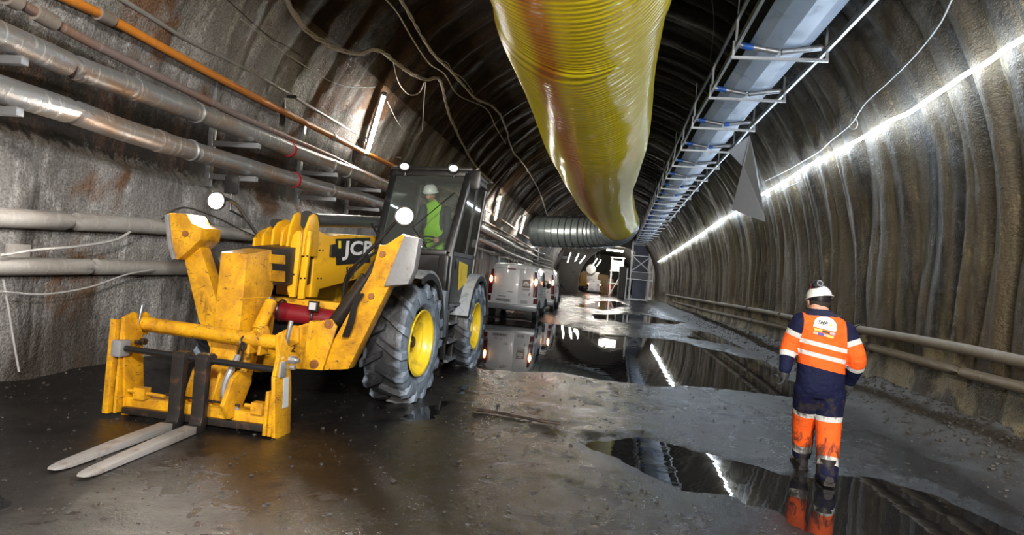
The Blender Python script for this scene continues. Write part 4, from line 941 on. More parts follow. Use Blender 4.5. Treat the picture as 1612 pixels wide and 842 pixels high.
# front face plane of nose (two edge points give its slope)
fa, fb = prof[0], prof[11]
def nose_face(u, v):   # u across 0..1 left to right, v 0..1 top to bottom
    return Vector((XN0 - .03 + (XN1 - XN0 + .03)*u, 0, 0)) + Vector((0, fa.y + (fb.y - fa.y)*v - .006, fa.z + (fb.z - fa.z)*v))
def nose_poly(uv, name, m, lift=0):
    P_ = [nose_face(*q) + Vector((0, -lift, 0)) for q in uv]; return MB().prism(P_, (0, -.0015, 0)).build(name, m, ns)
nose_poly([(.40, .36), (.72, .36), (.72, .72), (.40, .72)], 'warning_label', WHITE)
nose_poly([(.42, .37), (.70, .37), (.70, .53), (.42, .53)], 'label_panel', YPRINT, .002)
nose_poly([(.56, .38), (.68, .52), (.44, .52)], 'label_triangle', BLACK, .004)
nose_poly([(.56, .415), (.63, .505), (.49, .505)], 'label_triangle_inside', YPRINT, .006)
for u in (.48, .63): nose_poly([(u - .04, .57), (u + .04, .55), (u + .04, .68), (u - .03, .69)], 'label_pictogram', BLACK, .003)
# weld line and latch on the nose side
mb = MB(); mb.tube(pp([(409, 508), (417, 484), (424, 468), (430, 470), (421, 500), (411, 512)], x=XN1 + .02), .012, 6); T('safety_latch', mb, STEEL)
mb = MB(); mb.prism(pp([(405, 505), (420, 478), (428, 500), (424, 530), (408, 560), (400, 560)], x=XN1), (.03, 0, 0)); T('side_lug', mb, YWORN, bevel=.005)
# ---- logo on the outer boom
P = pp([(529, 376), (583, 374), (583, 413), (530, 417)], x=XR + .012)
lg = T('logo_panel', MB().prism(P, (-.008, 0, 0)), BLACK)
o_ = at(538, 410, x=XR + .014); e_ = at(583, 407, x=XR + .014); up_ = at(537, 381, x=XR + .014)
text_mb('JCB', o_, (0, (e_ - o_).y, (e_ - o_).z), (0, (up_ - o_).y*.4, (up_ - o_).z), .255, (e_ - o_).length + .06, shear=.05, weight=.03).build('logo_lettering', WHITE, lg)
P = pp([(533, 379), (537, 379), (537, 391), (533, 391)], x=XR + .016); MB().prism(P, (-.002, 0, 0)).build('logo_badge', YPRINT, lg)
P = pp([(523, 386), (529, 384), (529, 404), (522, 404)], x=XR + .03); T('boom_bracket', MB().prism(P, (-.03, 0, 0)), BLK)
for k, (px, tx) in enumerate((((544, 429), '540'), ((545, 441), '170'))):
    a = at(*px, x=XR + .006); text_mb(tx, a, (0, 1, .1), (0, 0, 1), .075, .24, thick=.004, weight=.02).build('model_number', BLACK, ob_)
q = at(459, 553, y=6.15); text_mb('2', q + Vector((0, -.012, 0)), (1, 0, 0), (0, 0, 1), .075, weight=.02).build('frame_number', BLACK, TH_)
for px in ((484, 393), (489, 393), (482, 432), (487, 432)):
    pass
# ---- carriage and forks
cr_y = 5.25
pl = pp([(438, 529), (446, 523), (457, 552), (459, 612), (457, 682), (445, 696), (433, 690), (433, 595), (440, 563)], x=-2.68)
cs = T('carriage_side', MB().prism(pl, (-.035, 0, 0)), YWORN, bevel=.006)
plL = pp([(196, 500), (213, 491), (225, 523), (227, 620), (214, 652), (196, 654)], x=-4.22)
T('carriage_side', MB().prism(plL, (-.035, 0, 0)), YWORN, bevel=.006)
T('guide_rail', MB().box((-4.33, 5.08, .06), (-4.27, 5.14, .90)).box((-4.255, 5.12, .06), (-4.23, 5.2, .9)), YWORN, bevel=.006)
T('guide_rail', MB().box((-2.80, 5.10, .04), (-2.77, 5.22, .42)).box((-2.755, 5.10, .04), (-2.72, 5.2, .42)).box((-2.80, 5.2, .62), (-2.74, 5.34, .8)), YWORN, bevel=.005)
a = at(202, 508, y=5.42); b = at(436, 542, y=5.42); T('top_tube', MB().cyl(a, b, .056, 20), YWORN)
a2 = at(222, 508, y=5.40); T('tube_sleeve', MB().cyl(a2, a2 + (b - a)*.93, .064, 20), YWORN)
for px, hgt in (((222, 512), .13), ((395, 540), .13), ((412, 542), .17), ((205, 508), .10)):
    p = at(*px, y=5.42); T('tube_lug', MB().prism([(p.x, p.y - .07, p.z - .09), (p.x, p.y + .07, p.z - .09), (p.x, p.y + .09, p.z + hgt*.6), (p.x, p.y + .03, p.z + hgt), (p.x, p.y - .05, p.z + hgt*.8)], (.028, 0, 0)), YWORN, bevel=.005)
p = at(216, 508, y=5.33); T('lock_lever', MB().beam(p + Vector((0, 0, -.1)), p + Vector((.015, .02, .17)), .045, .016), STEEL, bevel=.006)
p = at(452, 522, y=5.45); T('lock_lever', MB().beam(p + Vector((0, 0, -.12)), p + Vector((.02, .02, .10)), .05, .03), STEEL, bevel=.006)
p = at(456, 566, x=-2.66); T('pin_nut', MB().cyl(p, p + Vector((.06, 0, 0)), .035, 8).cyl(p + Vector((0, .02, -.07)), p + Vector((.045, .02, -.07)), .02, 8).cyl(p, p + Vector((.09, 0, 0)), .018, 8), STEEL)
p = at(222, 537, x=-4.2); T('pin_nut', MB().cyl(p, p + Vector((.05, 0, 0)), .03, 8).cyl(p + Vector((0, -.07, .0)), p + Vector((.04, -.07, .0)), .02, 8), DARKM)
sa = at(195, 548, y=5.12); sb = at(441, 583, y=5.12); T('fork_shaft', MB().cyl(sa, sb, .029, 18), BLK)
T('shaft_block', MB().cbox(sa + Vector((-.03, 0, .0)), (.10, .13, .15)), GREYP, bevel=.02); T('shaft_block', MB().cbox(sb + Vector((0, 0, .01)), (.07, .11, .14)), GREYP, bevel=.015)
T('bottom_beam', MB().box((-4.22, 5.22, .045), (-2.78, 5.42, .20)), YWORN, bevel=.02)
T('lower_rail', MB().box((-4.2, 5.16, .055), (-2.8, 5.21, .115)), DARKM, bevel=.006)
for x0 in (-4.12, -2.98):
    T('adjuster', MB().cyl((x0 - .06, 5.2, .26), (x0 + .30, 5.2, .245), .016, 8).box((x0 + .02, 5.16, .20), (x0 + .13, 5.24, .30)).cyl((x0 + .04, 5.15, .25), (x0 + .04, 5.25, .25), .02, 8), YWORN)
T('adjuster_rod', MB().cyl((-3.82, 5.22, .26), (-3.1, 5.22, .245), .011, 8), DARKM)
# quick hitch plates between carriage and nose
for x0 in (-3.68, -3.42):
    T('hitch_plate', MB().prism([(x0, 5.25, .05), (x0, 5.62, .12), (x0, 5.72, .42), (x0, 5.55, .56), (x0, 5.36, .50), (x0, 5.26, .25)], (.03, 0, 0)), YWORN, bevel=.01)
lk = pp([(361, 660), (352, 640), (368, 596), (380, 583), (396, 588), (397, 600), (376, 655)], x=-3.14)
T('link_arm', MB().prism(lk, (-.04, 0, 0)), YWORN, bevel=.008); la_ = TH_.children[-1]; p = at(388, 598, x=-3.14); MB().cyl(p, p + Vector((.02, 0, 0)), .028, 12).build('pivot_pin', RUSTB, la_)
T('tilt_ram', MB().cyl((-3.3, 5.75, .85), (-3.3, 5.5, .42), .045, 14).cyl((-3.3, 5.75, .85), (-3.3, 5.95, 1.12), .062, 14), YWORN)
mb = MB().tube(smooth_path([at(375, 560, y=5.3), at(362, 585, y=5.2), at(353, 610, y=5.18), at(356, 632, y=5.2), at(372, 645, y=5.25), at(380, 655, y=5.3)], 6), .028, 8); T('hitch_hook', mb, GREYP)
mb = MB()
for px in ([(383, 538), (374, 560), (372, 590)], [(386, 540), (380, 565), (370, 600)]): mb.tube(smooth_path([at(*q, y=5.3) for q in px], 5), .011, 6)
T('hose', mb, HOSE)
p = at(384, 540, y=5.36); T('tube_band', MB().tube([p + Vector((0, .066*math.cos(t), .066*math.sin(t))) for t in np.linspace(0, 2*PI, 17)], .008, 5), BLK)
P = pp([(447, 595), (455, 593), (454, 640), (445, 643)], x=-2.672); T('data_plate', MB().prism(P, (-.003, 0, 0)), mat('pale_plate', (.62, .66, .68), .4, .2, (.4, .42, .42), .3, 20))
# forks: shank + heel + tapered tine, one at a time
ta1, ta2 = at(80, 738, z=.05), at(126, 749, z=.05)
for k, (xs_, tipx, tipy) in enumerate(((-3.60, ta1.x, ta1.y), (-3.38, ta2.x, ta2.y))):
    wd = .115; sy = 5.10; x0 = xs_ - wd/2
    prof = [(sy + .075, .66), (sy + .03, .69), (sy - .05, .685), (sy - .075, .65), (sy - .065, .15), (sy - .085, .085), (sy - .16, .068), (sy - .16, .008), (sy - .03, .010), (sy + .0, .06), (sy - .005, .585), (sy + .075, .60)]
    fk = T('fork_shank', MB().prism([(x0, y, z) for y, z in prof], (wd, 0, 0)), FORKM, bevel=.006)
    vs = []; secs = [(sy - .15, wd/2, .008, .068), (4.4, wd/2, .008, .060), (tipy + .12, wd/2*.95, .01, .040), (tipy + .03, wd/2*.75, .016, .034), (tipy, wd/2*.45, .02, .03)]
    for y, hw, z0, z1 in secs:
        xc = xs_ + (tipx - xs_)*(sy - y)/(sy - tipy); vs += [(xc - hw, y, z0), (xc + hw, y, z0), (xc + hw, y, z1), (xc - hw, y, z1)]
    f = [(0, 1, 2, 3), (19, 18, 17, 16)]
    for i in range(4):
        for j in range(4): f.append((i*4 + j, (i+1)*4 + j, (i+1)*4 + (j+1) % 4, i*4 + (j+1) % 4))
    T('fork_tine', MB().add([(x, y, z + .022) for x, y, z in vs], f), TINEM, bevel=.003)
# ---- cab
CL, CR = -3.36, -2.27
A_bl, A_br = at(593, 392, y=8.85), at(704, 398, y=8.85); A_tl, A_tr = at(621, 272, y=9.3), at(738, 274, y=9.3)
xL, xR = A_bl.x, A_br.x; zb = A_br.z; zt = A_tr.z; xtL, xtR = A_tl.x, A_tr.x
D_tr = at(763, 290, x=xtR); yR = 10.55
B_bl, B_br = Vector((xL, yR, zb)), Vector((xR + .02, yR, zb)); B_tl, B_tr = Vector((xtL, yR, zt)), Vector((xtR, yR, zt))
def pil(a, b, r=.045, name='pillar'): T(name, MB().beam(a, b, r*2, r*2, up=(0, 1, 0)), BLK, bevel=.02)
for a, b in ((A_bl, A_tl), (A_br, A_tr), (B_bl, B_tl), (B_br, B_tr)): pil(a, b)
for a, b in ((A_bl, A_br), (A_tl, A_tr), (B_tl, B_tr), (B_bl, B_br), (A_tl, B_tl), (A_tr, B_tr), (A_bl, B_bl)):
    T('frame_rail', MB().beam(a, b, .085, .085), BLK, bevel=.02)
rf = MB().prism([A_tl + Vector((-.05, -.05, .04)), A_tr + Vector((.05, -.05, .04)), B_tr + Vector((.05, .05, .04)), B_tl + Vector((-.05, .05, .04))], (0, 0, .06)); T('roof', rf, BLK, bevel=.025)
T('windscreen', MB().prism([A_bl + Vector((.03, 0, .03)), A_br + Vector((-.03, 0, .03)), A_tr + Vector((-.03, 0, -.03)), A_tl + Vector((.03, 0, -.03))], (0, .006, 0)), GLASS)
T('rear_window', MB().prism([B_bl, B_br, B_tr, B_tl], (0, .006, 0)), GLASS)
T('side_window', MB().prism([A_bl, B_bl, B_tl, A_tl], (.006, 0, 0)), GLASS)
# lower front cab panel and footwell
fp = [A_bl + Vector((0, 0, .02)), A_br + Vector((0, 0, .02)), Vector((xR, 8.95, 1.02)), Vector((xL, 8.95, 1.02))]
T('cab_front_panel', MB().prism(fp, (0, .05, 0)), BLK, bevel=.01)
T('cab_floor', MB().box((xL, 8.95, .98), (xR, yR, 1.06)), BLK)
T('cab_rear_panel', MB().box((xL, yR - .05, 1.0), (xR + .02, yR, zb)), BLK)
T('inner_side_panel', MB().box((xL, 8.95, 1.0), (xL + .05, yR, zb)), BLK)
# door: frame, glass, lower panel with badge, handle
yd0, yd1 = 8.93, 10.5; zd = 1.08
def dside(y, z):   # point on the door plane, leaning with the pillars
    t = (z - zb)/(zt - zb); x = (xR + .045) + (xtR - xR)*max(0, t); return Vector((x, y + (.40*max(0, t) if y < 9.5 else 0), z))
door = T('door', MB().tube([dside(yd0, zd), dside(yd0, zb), dside(yd0, zt - .06), dside(yd1, zt - .06), dside(yd1, zb), dside(yd1 - .12, zd), dside(yd0, zd)], .03, 8), BLK)
MB().beam(dside(yd0, zb), dside(yd1, zb), .03, .06).build('door_rail', BLK, door)
MB().beam(dside(9.85, zb), dside(9.85, zt - .06), .03, .035, up=(1, 0, 0)).build('door_mullion', BLK, door)
MB().prism([dside(yd0, zb), dside(yd1, zb), dside(yd1, zt - .06), dside(yd0, zt - .06)], (-.005, 0, 0)).build('door_glass', SIDEGLASS, door)
MB().prism([dside(yd0, zd), dside(yd1 - .12, zd), dside(yd1, zb), dside(yd0, zb)], (-.03, 0, 0)).build('door_panel', mat('dusty_door_panel', (.03, .033, .035), .4, 0, (.12, .14, .15), .4, 3), door)
X_ = xR + .052
b0 = at(721, 457, x=X_); b1 = at(723, 411, x=X_); b2 = at(736, 417, x=X_); b3 = at(734, 444, x=X_)
bd = MB().prism([b0, b3, b2, b1], (.004, 0, 0)).build('door_badge', YPRINT, door)
c_ = (b0 + b1 + b2 + b3)/4
text_mb('JCB', Vector((X_ + .004, c_.y + .10, c_.z - .19)), (0, -.1, .36), (0, -1, -.2), .17, .36, thick=-.004, weight=.02).build('badge_lettering', BLACK, door)
hp = at(718, 415, x=X_); MB().ball((X_ - .01, hp.y + .02, hp.z), (.02, .07, .1), 14, 6, zlo=-.99).build('door_recess', BLACK, door)
hp = at(746, 385, x=X_); MB().box((X_ - .01, hp.y - .1, hp.z - .05), (X_ + .04, hp.y - .05, hp.z + .08)).build('door_handle', BLK, door)
# highlight trim on the A pillar, grab rail
T('grab_rail', MB().tube([A_br + Vector((.05, -.04, -.05)), A_tr + Vector((.04, -.04, -.12))], .014, 8), GREYP)
T('side_post_cover', MB().box((xR - .10, 8.78, 1.2), (xR + .04, 8.97, 1.8)), BLK, bevel=.02)
T('side_post', MB().box((xR - .10, 8.75, .62), (xR + .06, 8.97, 1.3)), mat('slurry_splashed_post', (.16, .18, .22), .5, 0, (.03, .03, .035), .4, 4), bevel=.02)
# steps
st = T('step_frame', MB().box((xR - .15, 9.2, .5), (xR + .02, 9.26, 1.02)).box((xR - .15, 9.75, .5), (xR + .02, 9.81, 1.02)).box((xR - .08, 9.22, .2), (xR, 9.27, .52)).box((xR - .08, 9.7, .2), (xR, 9.75, .52)), BLK, bevel=.006)
for z in (.5, .22, .78): MB().box((xR - .16, 9.22, z), (xR + .05, 9.8, z + .035)).build('tread', STEEL, st)
# roof work lamps
for px in ((637, 262), (714, 265), (660, 262)):
    if px[0] == 660: continue
    p = at(*px, y=9.2); hl = T('work_lamp', MB().lathe([(.10, .02), (.07, .06), (.0, .085), (-.01, .078), (.02, .02)], c=(p.x, p.y, p.z), axis='Y', seg=20), BLK)
    MB().ball((p.x, p.y, p.z), (.074, .02, .048), 16, 6, zlo=-.999).build('lens', E_WORK, hl); MB().cyl((p.x, p.y + .05, p.z - .06), (p.x, p.y + .05, p.z - .13), .015, 8).build('stalk', BLK, hl)
p = at(749, 282, y=8.9); T('mirror', MB().box((p.x - .08, p.y - .02, p.z - .15), (p.x + .07, p.y + .05, p.z + .13)), BLK, bevel=.03)
T('mirror_arm', MB().tube([p + Vector((.02, .02, .13)), p + Vector((.02, .1, .17)), A_tr + Vector((.03, 0, .02))], .013, 8), BLK)
bp = at(727, 267, y=9.35); T('beacon', MB().cyl(bp - Vector((0, 0, .05)), bp + Vector((0, 0, .03)), .025, 12), BLK)
# cab interior
sx_, sy_ = (xL + xR)/2 + .02, 9.95
seat = T('seat', MB().box((sx_ - .24, sy_ - .22, 1.42), (sx_ + .24, sy_ + .25, 1.56)), BLK, bevel=.05)
MB().box((sx_ - .23, sy_ + .20, 1.5), (sx_ + .23, sy_ + .33, 2.25)).build('backrest', BLK, seat, bevel=.05); MB().cyl((sx_, sy_, 1.05), (sx_, sy_, 1.42), .14, 12).build('pedestal', BLK, seat)
T('dashboard', MB().box((xL + .1, 9.0, 1.5), (xR - .08, 9.22, 1.78)), BLK, bevel=.04)
wc = Vector((sx_, 9.42, 1.98)); nv = Vector((0, -.55, .83)).normalized(); av = Vector((1, 0, 0)); bv = nv.cross(av)
sw = T('steering_wheel', MB().tube([wc + (av*math.cos(t) + bv*math.sin(t))*.19 for t in np.linspace(0, 2*PI, 33)], .014, 8, caps=False), BLK)
mb = MB()
for t in (0.3, PI - .3, -PI/2): mb.tube([wc, wc + (av*math.cos(t) + bv*math.sin(t))*.19], .010, 6)
mb.tube([wc, Vector((sx_, 9.2, 1.7))], .03, 8); mb.build('steering_column', BLK, sw)
T('wiper', MB().tube([A_bl.lerp(A_br, .72) + Vector((0, -.02, .05)), A_bl.lerp(A_br, .45) + Vector((0, .12, .35)), A_br.lerp(A_tr, .75) + Vector((-.12, -.04, 0))], .008, 6), BLK)

# extra fittings on the boom and frame
for px in ((503, 394), (508, 394), (500, 438), (505, 438)):
    p = at(*px, x=XR); MB().cyl(p, p + Vector((.008, 0, 0)), .012, 8).build('bolt', DARKM, ob_)
T('hose', MB().tube(smooth_path([at(585, 352, x=-3.3), at(600, 385, x=-3.2), at(575, 410, x=-3.1), at(548, 440, x=-3.0), at(541, 478, x=-2.95)], 6), .018, 8), HOSE)
T('weld_seam', MB().tube([at(378, 470, x=XN1 + .002), at(424, 468, x=XN1 + .002)], .006, 5), YEL)
p = at(470, 523, y=6.1); T('frame_lug', MB().prism(pp([(452, 528), (462, 512), (470, 516), (470, 540), (458, 545)], y=6.12), (0, .06, 0)), YWORN, bevel=.006)
# ================================================================== VANS
def make_van(loc, label, rz=0, detailed=True):
    v = empty('van', (0, 0, 0), label, 'van')
    W = .94; secs = [(0.02, .965, 1.98, .40), (.10, 1.0, 2.02, .36), (.5, 1.0, 2.05, .34), (2.5, 1.0, 2.03, .34), (3.0, .99, 1.75, .34), (3.35, .97, 1.22, .34), (3.9, .93, 1.08, .34), (4.2, .84, .85, .38)]
    mb = MB(); vs = []
    for y, k, zr, zb_ in secs:
        w_ = W*k; hh = zr
        half = [(w_*.93, zb_), (w_, zb_ + .12), (w_*1.0, .95 if hh > 1.2 else hh*.7), (w_*.985, min(1.2, hh*.85)), (w_*.90, hh*.90 if hh > 1.4 else hh*.93), (w_*.80, hh - .045), (w_*.55, hh)]
        vs += [(x, y, z) for x, z in half] + [(-x, y, z) for x, z in half[::-1]]
    n = 14; f = [tuple(range(n)), tuple(range((len(secs)-1)*n, len(secs)*n))[::-1]]
    for i in range(len(secs) - 1):
        for j in range(n): f.append((i*n + j, i*n + (j+1) % n, (i+1)*n + (j+1) % n, (i+1)*n + j))
    mb.add(vs, f); mb.build('body', WHITEP, v, bevel=.02, angle=40)
    # rear doors (the left leaf is the wider one)
    def rdoor(x0, x1, name='rear_door'):
        P_ = []; t0 = .93
        for (x, z) in ((x0, .52), (x1, .52), (x1, 1.1), (x1*t0 if x1 > .3 else x1, 1.88), (x0*t0 if x0 < -.3 else x0, 1.88), (x0, 1.1)): P_.append((x, .02, z))
        return MB().prism(P_, (0, -.022, 0)).build(name, WHITEP, v, bevel=.018)
    d1 = rdoor(-.76, .205); d2 = rdoor(.215, .76)
    MB().cyl((-.72, 0, 1.84), (.7, 0, 1.84), .006, 6).build('drip_strip', GREYP, v)
    MB().box((-.25, -.014, 1.80), (.05, -.003, 1.84)).build('high_brake_lamp', mat('dark_red_lens', (.12, .01, .01), .2), d1)
    MB().ball((-.10, -.01, .98), (.12, .012, .012), 12, 4, zlo=-.99).build('handle', BLACK, d1)
    MB().box((-.55, -.012, .78), (-.25, -.003, .80)).build('handle_trim', BLACK, d1)
    pl_ = MB().box((-.62, -.014, .60), (-.05, -.003, .71)).build('number_plate', mat('grey_number_plate', (.33, .34, .36), .4), v, bevel=.004)
    text_mb('AZ 630', (-.57, -.015, .62), (1, 0, 0), (0, 0, 1), .07, .46, weight=.01).build('plate_lettering', BLACK, pl_)
    lg_ = MB().box((.34, -.012, 1.17), (.63, -.003, 1.47)).build('door_logo', mat('brown_sticker', (.22, .20, .18), .5), d2)
    MB().prism([(.485 + .115*math.cos(t), -.014, 1.25 + .15*math.sin(t)) for t in np.linspace(0, PI, 13)], (0, -.001, 0)).build('logo_dome', WHITE, lg_)
    text_mb('SMP4', (.41, -.016, 1.28), (1, 0, 0), (0, 0, 1), .05, weight=.01).build('logo_lettering', BLACK, lg_)
    MB().box((.34, -.012, 1.07), (.63, -.004, 1.14)).build('sticker', mat('grey_sticker', (.36, .36, .38), .5), d2)
    MB().box((.30, -.012, .58), (.58, -.004, .69)).build('sticker', mat('grey_sticker', (.36, .36, .38), .5), d2)
    text_mb('1', (.61, -.013, .88), (1, 0, 0), (0, 0, 1), .12, weight=.03).build('door_number', REDP, d2)
    for s_ in (-1, 1):
        l_ = MB().prism([(s_*.78, 0, .85), (s_*.93, 0.02, .85), (s_*.925, .02, 1.2), (s_*.84, .02, 1.78), (s_*.76, 0, 1.78)], (0, -.035, 0)).build('tail_lamp', mat('dark_red_lens', (.12, .01, .01), .2), v, bevel=.01)
        MB().ball((s_*.845, -.035, 1.40), (.055, .03, .13), 12, 6, zlo=-.99).build('lit_bulb', E_TAIL, l_)
        MB().ball((s_*.845, -.065, 1.42), (.035, .02, .05), 12, 6, zlo=-.99).build('bright_bulb', E_BULB, l_)
        MB().prism([(s_*.80, -.02, .60), (s_*.95, .02, .60), (s_*.95, .02, .80), (s_*.80, -.02, .80)], (0, -.02, 0)).build('reflector', mat('dark_red_lens', (.12, .01, .01), .2), v)
        MB().box((s_*.90 - .02, 0.75, 1.22), (s_*.90 + .02, .8, 1.3)).build('door_rail', BLACK, v)
        MB().prism([(s_*.938, 1.75, 1.22), (s_*.938, 2.75, 1.22), (s_*.87, 2.55, 1.80), (s_*.87, 1.75, 1.82)], (s_*.012, 0, 0)).build('side_window', DKGL, v)
        for y_ in (.18, 1.35, 2.6): MB().beam((s_*.945, y_, .5), (s_*.945, y_, 1.2), .008, .01).build('door_seam', GREYP, v)
        MB().box((s_*.95 - .012, .25, .93), (s_*.95 + .012, 1.3, .955)).build('slide_rail', BLACK, v)
        MB().ball((s_*.96, 1.5, 1.06), (.02, .07, .02), 10, 4, zlo=-.99).build('door_handle', GREYP, v)
        MB().ball((s_*1.06, 2.85, 1.28), (.10, .07, .12), 12, 6, zlo=-.99).build('mirror', BLK, v)
        for y_ in (.72, 3.45):
            wh = MB().lathe([(-.09, .19), (-.10, .26), (-.08, .315), (.08, .315), (.10, .26), (.09, .19), (-.09, .19)], c=(s_*.83, y_, .315), seg=28).build('wheel', RUBBER, v)
            MB().lathe([(.085, .19), (.06, .17), (.07, .05), (.075, .001), (-.075, .001), (-.07, .05), (-.06, .17), (-.085, .19)], c=(s_*.83, y_, .315), seg=20).build('hub', GREYP, wh)
            MB().tube([(s_*.945, y_ + .37*math.cos(t), .34 + .37*math.sin(t)) for t in np.linspace(.1, PI - .1, 15)], .025, 6).build('wheel_arch', BLACK, v)
    MB().prism([(-.95, .06, .32), (.95, .06, .32), (.96, .04, .52), (-.96, .04, .52)], (0, -.12, 0)).build('bumper', mat('silver_bumper', (.30, .32, .35), .3, .3), v, bevel=.03)
    MB().box((-.9, -.05, .30), (.9, .5, .34)).build('underside', BLACK, v)
    v.location = loc; v.rotation_euler = (0, 0, rz); return v
van = make_van((-3.42, 23.4, .0), 'white van with lit tail lamps parked beside the telehandler, nearest of the vans', 0)
v2 = copy_tree(van); v2.location = (-3.36, 30.2, 0); v2['label'] = 'white van mostly hidden in front of the nearest white van'
# ================================================================== PEOPLE
def remesh(mb, voxel, smooth=4, fac=.5):
    me = bpy.data.meshes.new('r'); me.from_pydata([tuple(v) for v in mb.v], [], mb.f); me.validate()
    bm = bmesh.new(); bm.from_mesh(me); bmesh.ops.recalc_face_normals(bm, faces=bm.faces); bm.to_mesh(me); bm.free()
    ob = bpy.data.objects.new('r', me); COL.objects.link(ob)
    m = ob.modifiers.new('a', 'REMESH'); m.mode = 'VOXEL'; m.voxel_size = voxel
    s = ob.modifiers.new('b', 'SMOOTH'); s.factor = fac; s.iterations = smooth
    bpy.context.view_layer.update(); out = bpy.data.meshes.new_from_object(ob.evaluated_get(bpy.context.evaluated_depsgraph_get()))
    bpy.data.objects.remove(ob); bpy.data.meshes.remove(me); out.materials.clear(); return out
def limb(mb, pts, rs, seg=16):
    P = smooth_path(pts, 6); n = len(pts) - 1; R_ = [float(np.interp(i/6, range(n + 1), rs)) for i in range(len(P))]
    mb.tube(P, R_, seg); mb.ball(P[0], R_[0], 12, 8, zlo=-.999); mb.ball(P[-1], R_[-1], 12, 8, zlo=-.999); return P
def rings(mb, rs, seg=28):
    vs = []
    for (c, rx, ry, ex) in rs:
        for k in range(seg):
            a = 2*PI*k/seg; ca, sa = math.cos(a), math.sin(a)
            vs.append(Vector(c) + Vector((rx*math.copysign(abs(ca)**ex, ca), ry*math.copysign(abs(sa)**ex, sa), 0)))
    n = len(rs); f = [(i*seg + k, i*seg + (k+1) % seg, (i+1)*seg + (k+1) % seg, (i+1)*seg + k) for i in range(n-1) for k in range(seg)]
    f += [tuple(range(seg))[::-1], tuple((n-1)*seg + k for k in range(seg))]; mb.add(vs, f)
def seg_t(p, chain):
    """distance from p to a chain, and metres along it"""
    best = (1e9, 0); L_ = 0
    for a, b in zip(chain[:-1], chain[1:]):
        d = b - a; l = d.length; t = max(0, min(1, (p - a).dot(d)/(l*l))); q = a + d*t; e = (p - q).length
        if e < best[0]: best = (e, L_ + t*l)
        L_ += l
    return best
def cloth(name, stops, dirt=None, att='t'):
    """stops: list of (start value, colour) read along attribute t"""
    m, nt, p = nodes_of(name); L = nt.links; a = N(nt, 'ShaderNodeAttribute', attribute_name=att); co = objco(nt)
    r = N(nt, 'ShaderNodeValToRGB'); r.color_ramp.interpolation = 'CONSTANT'; e = r.color_ramp.elements
    while len(e) < len(stops): e.new(.5)
    for i, (v, c) in enumerate(stops): e[i].position = v; 
    for i, (v, c) in enumerate(stops): e[i].color = c + (1,)
    L.new(a.outputs['Fac'], r.inputs[0]); n = noise(nt, co, 14, 4, .6, .4)
    c = mixc(nt, ramp(nt, n, .35, .7, (.82, .82, .82, 1), (1, 1, 1, 1)), (0, 0, 0), r.outputs[0])
    if dirt: c = mixc(nt, math_(nt, 'MULTIPLY', ramp(nt, noise(nt, mapping(nt, co, (1.5, 1.5, .7)), 5, 5, .7, .6), dirt, dirt + .08), .85), c, (.035, .028, .025))
    L.new(c, p.inputs['Base Color']); p.inputs['Roughness'].default_value = .78; p.inputs['Specular IOR Level'].default_value = .2
    L.new(bump(nt, noise(nt, co, 16, 3, .55, 1.0), .35, .02), p.inputs['Normal']); return m
ORC, NAV, WHT, BLC = (.95, .13, .018), (.006, .008, .036), (.62, .62, .60), (.015, .015, .017)
wk = empty('person', (1.95, 6.15, 0), 'person in orange and navy work clothes and white helmet walking away along the right wall', 'person')
J = lambda px, py, y: at(px, py, y=y)
shL, elL, wrL = J(1262, 508, 6.12), J(1243, 546, 6.16), J(1236, 580, 6.10)
shR, elR, wrR = J(1330, 523, 6.12), J(1348, 566, 6.08), J(1338, 600, 6.26)
hpL, knL, anL = J(1273, 612, 6.16), J(1266, 658, 6.30), J(1262, 712, 6.42)
hpR, knR, anR = J(1306, 618, 6.14), J(1304, 668, 6.14), J(1302, 746, 5.97)
mb = MB(); cen = lambda px, py: J(px, py, 6.14)
def rc(px, py, rx, ry, dy=0, ex=.85): c = cen(px, py); return (Vector((c.x, 6.14 + dy, c.z)), rx, ry, ex)
rings(mb, [rc(1290, 626, .15, .12), rc(1290, 616, .19, .145), rc(1291, 600, .205, .155), rc(1292, 575, .20, .145), rc(1293, 550, .205, .145), rc(1294, 525, .222, .15, .01), rc(1294, 508, .215, .14, .01), rc(1293, 497, .17, .115, .01), rc(1291, 489, .09, .085, .02), rc(1290, 482, .07, .075, .03), rc(1290, 474, .065, .07, .04)])
limb(mb, [shL, elL, wrL], [.098, .080, .055]); limb(mb, [shR, elR, wrR], [.098, .082, .055])
limb(mb, [hpL, knL, anL], [.132, .104, .086]); limb(mb, [hpR, knR, anR], [.136, .110, .088])
hd = J(1289, 474, 6.20)
mb.ball(hd, (.085, .10, .115), 20, 14, zlo=-.999); mb.ball(hd + Vector((-.03, .085, -.04)), (.05, .045, .06), 12, 8, zlo=-.999); mb.ball(hd + Vector((-.035, .125, -.005)), (.016, .03, .02), 8, 6, zlo=-.999)
for s_ in (-1, 1): mb.ball(hd + Vector((s_*.088, 0, -.01)), (.014, .025, .034), 8, 6, zlo=-.999)
me = remesh(mb, .0095, 5)
co = np.array([v.co[:] for v in me.vertices]); n = len(co)
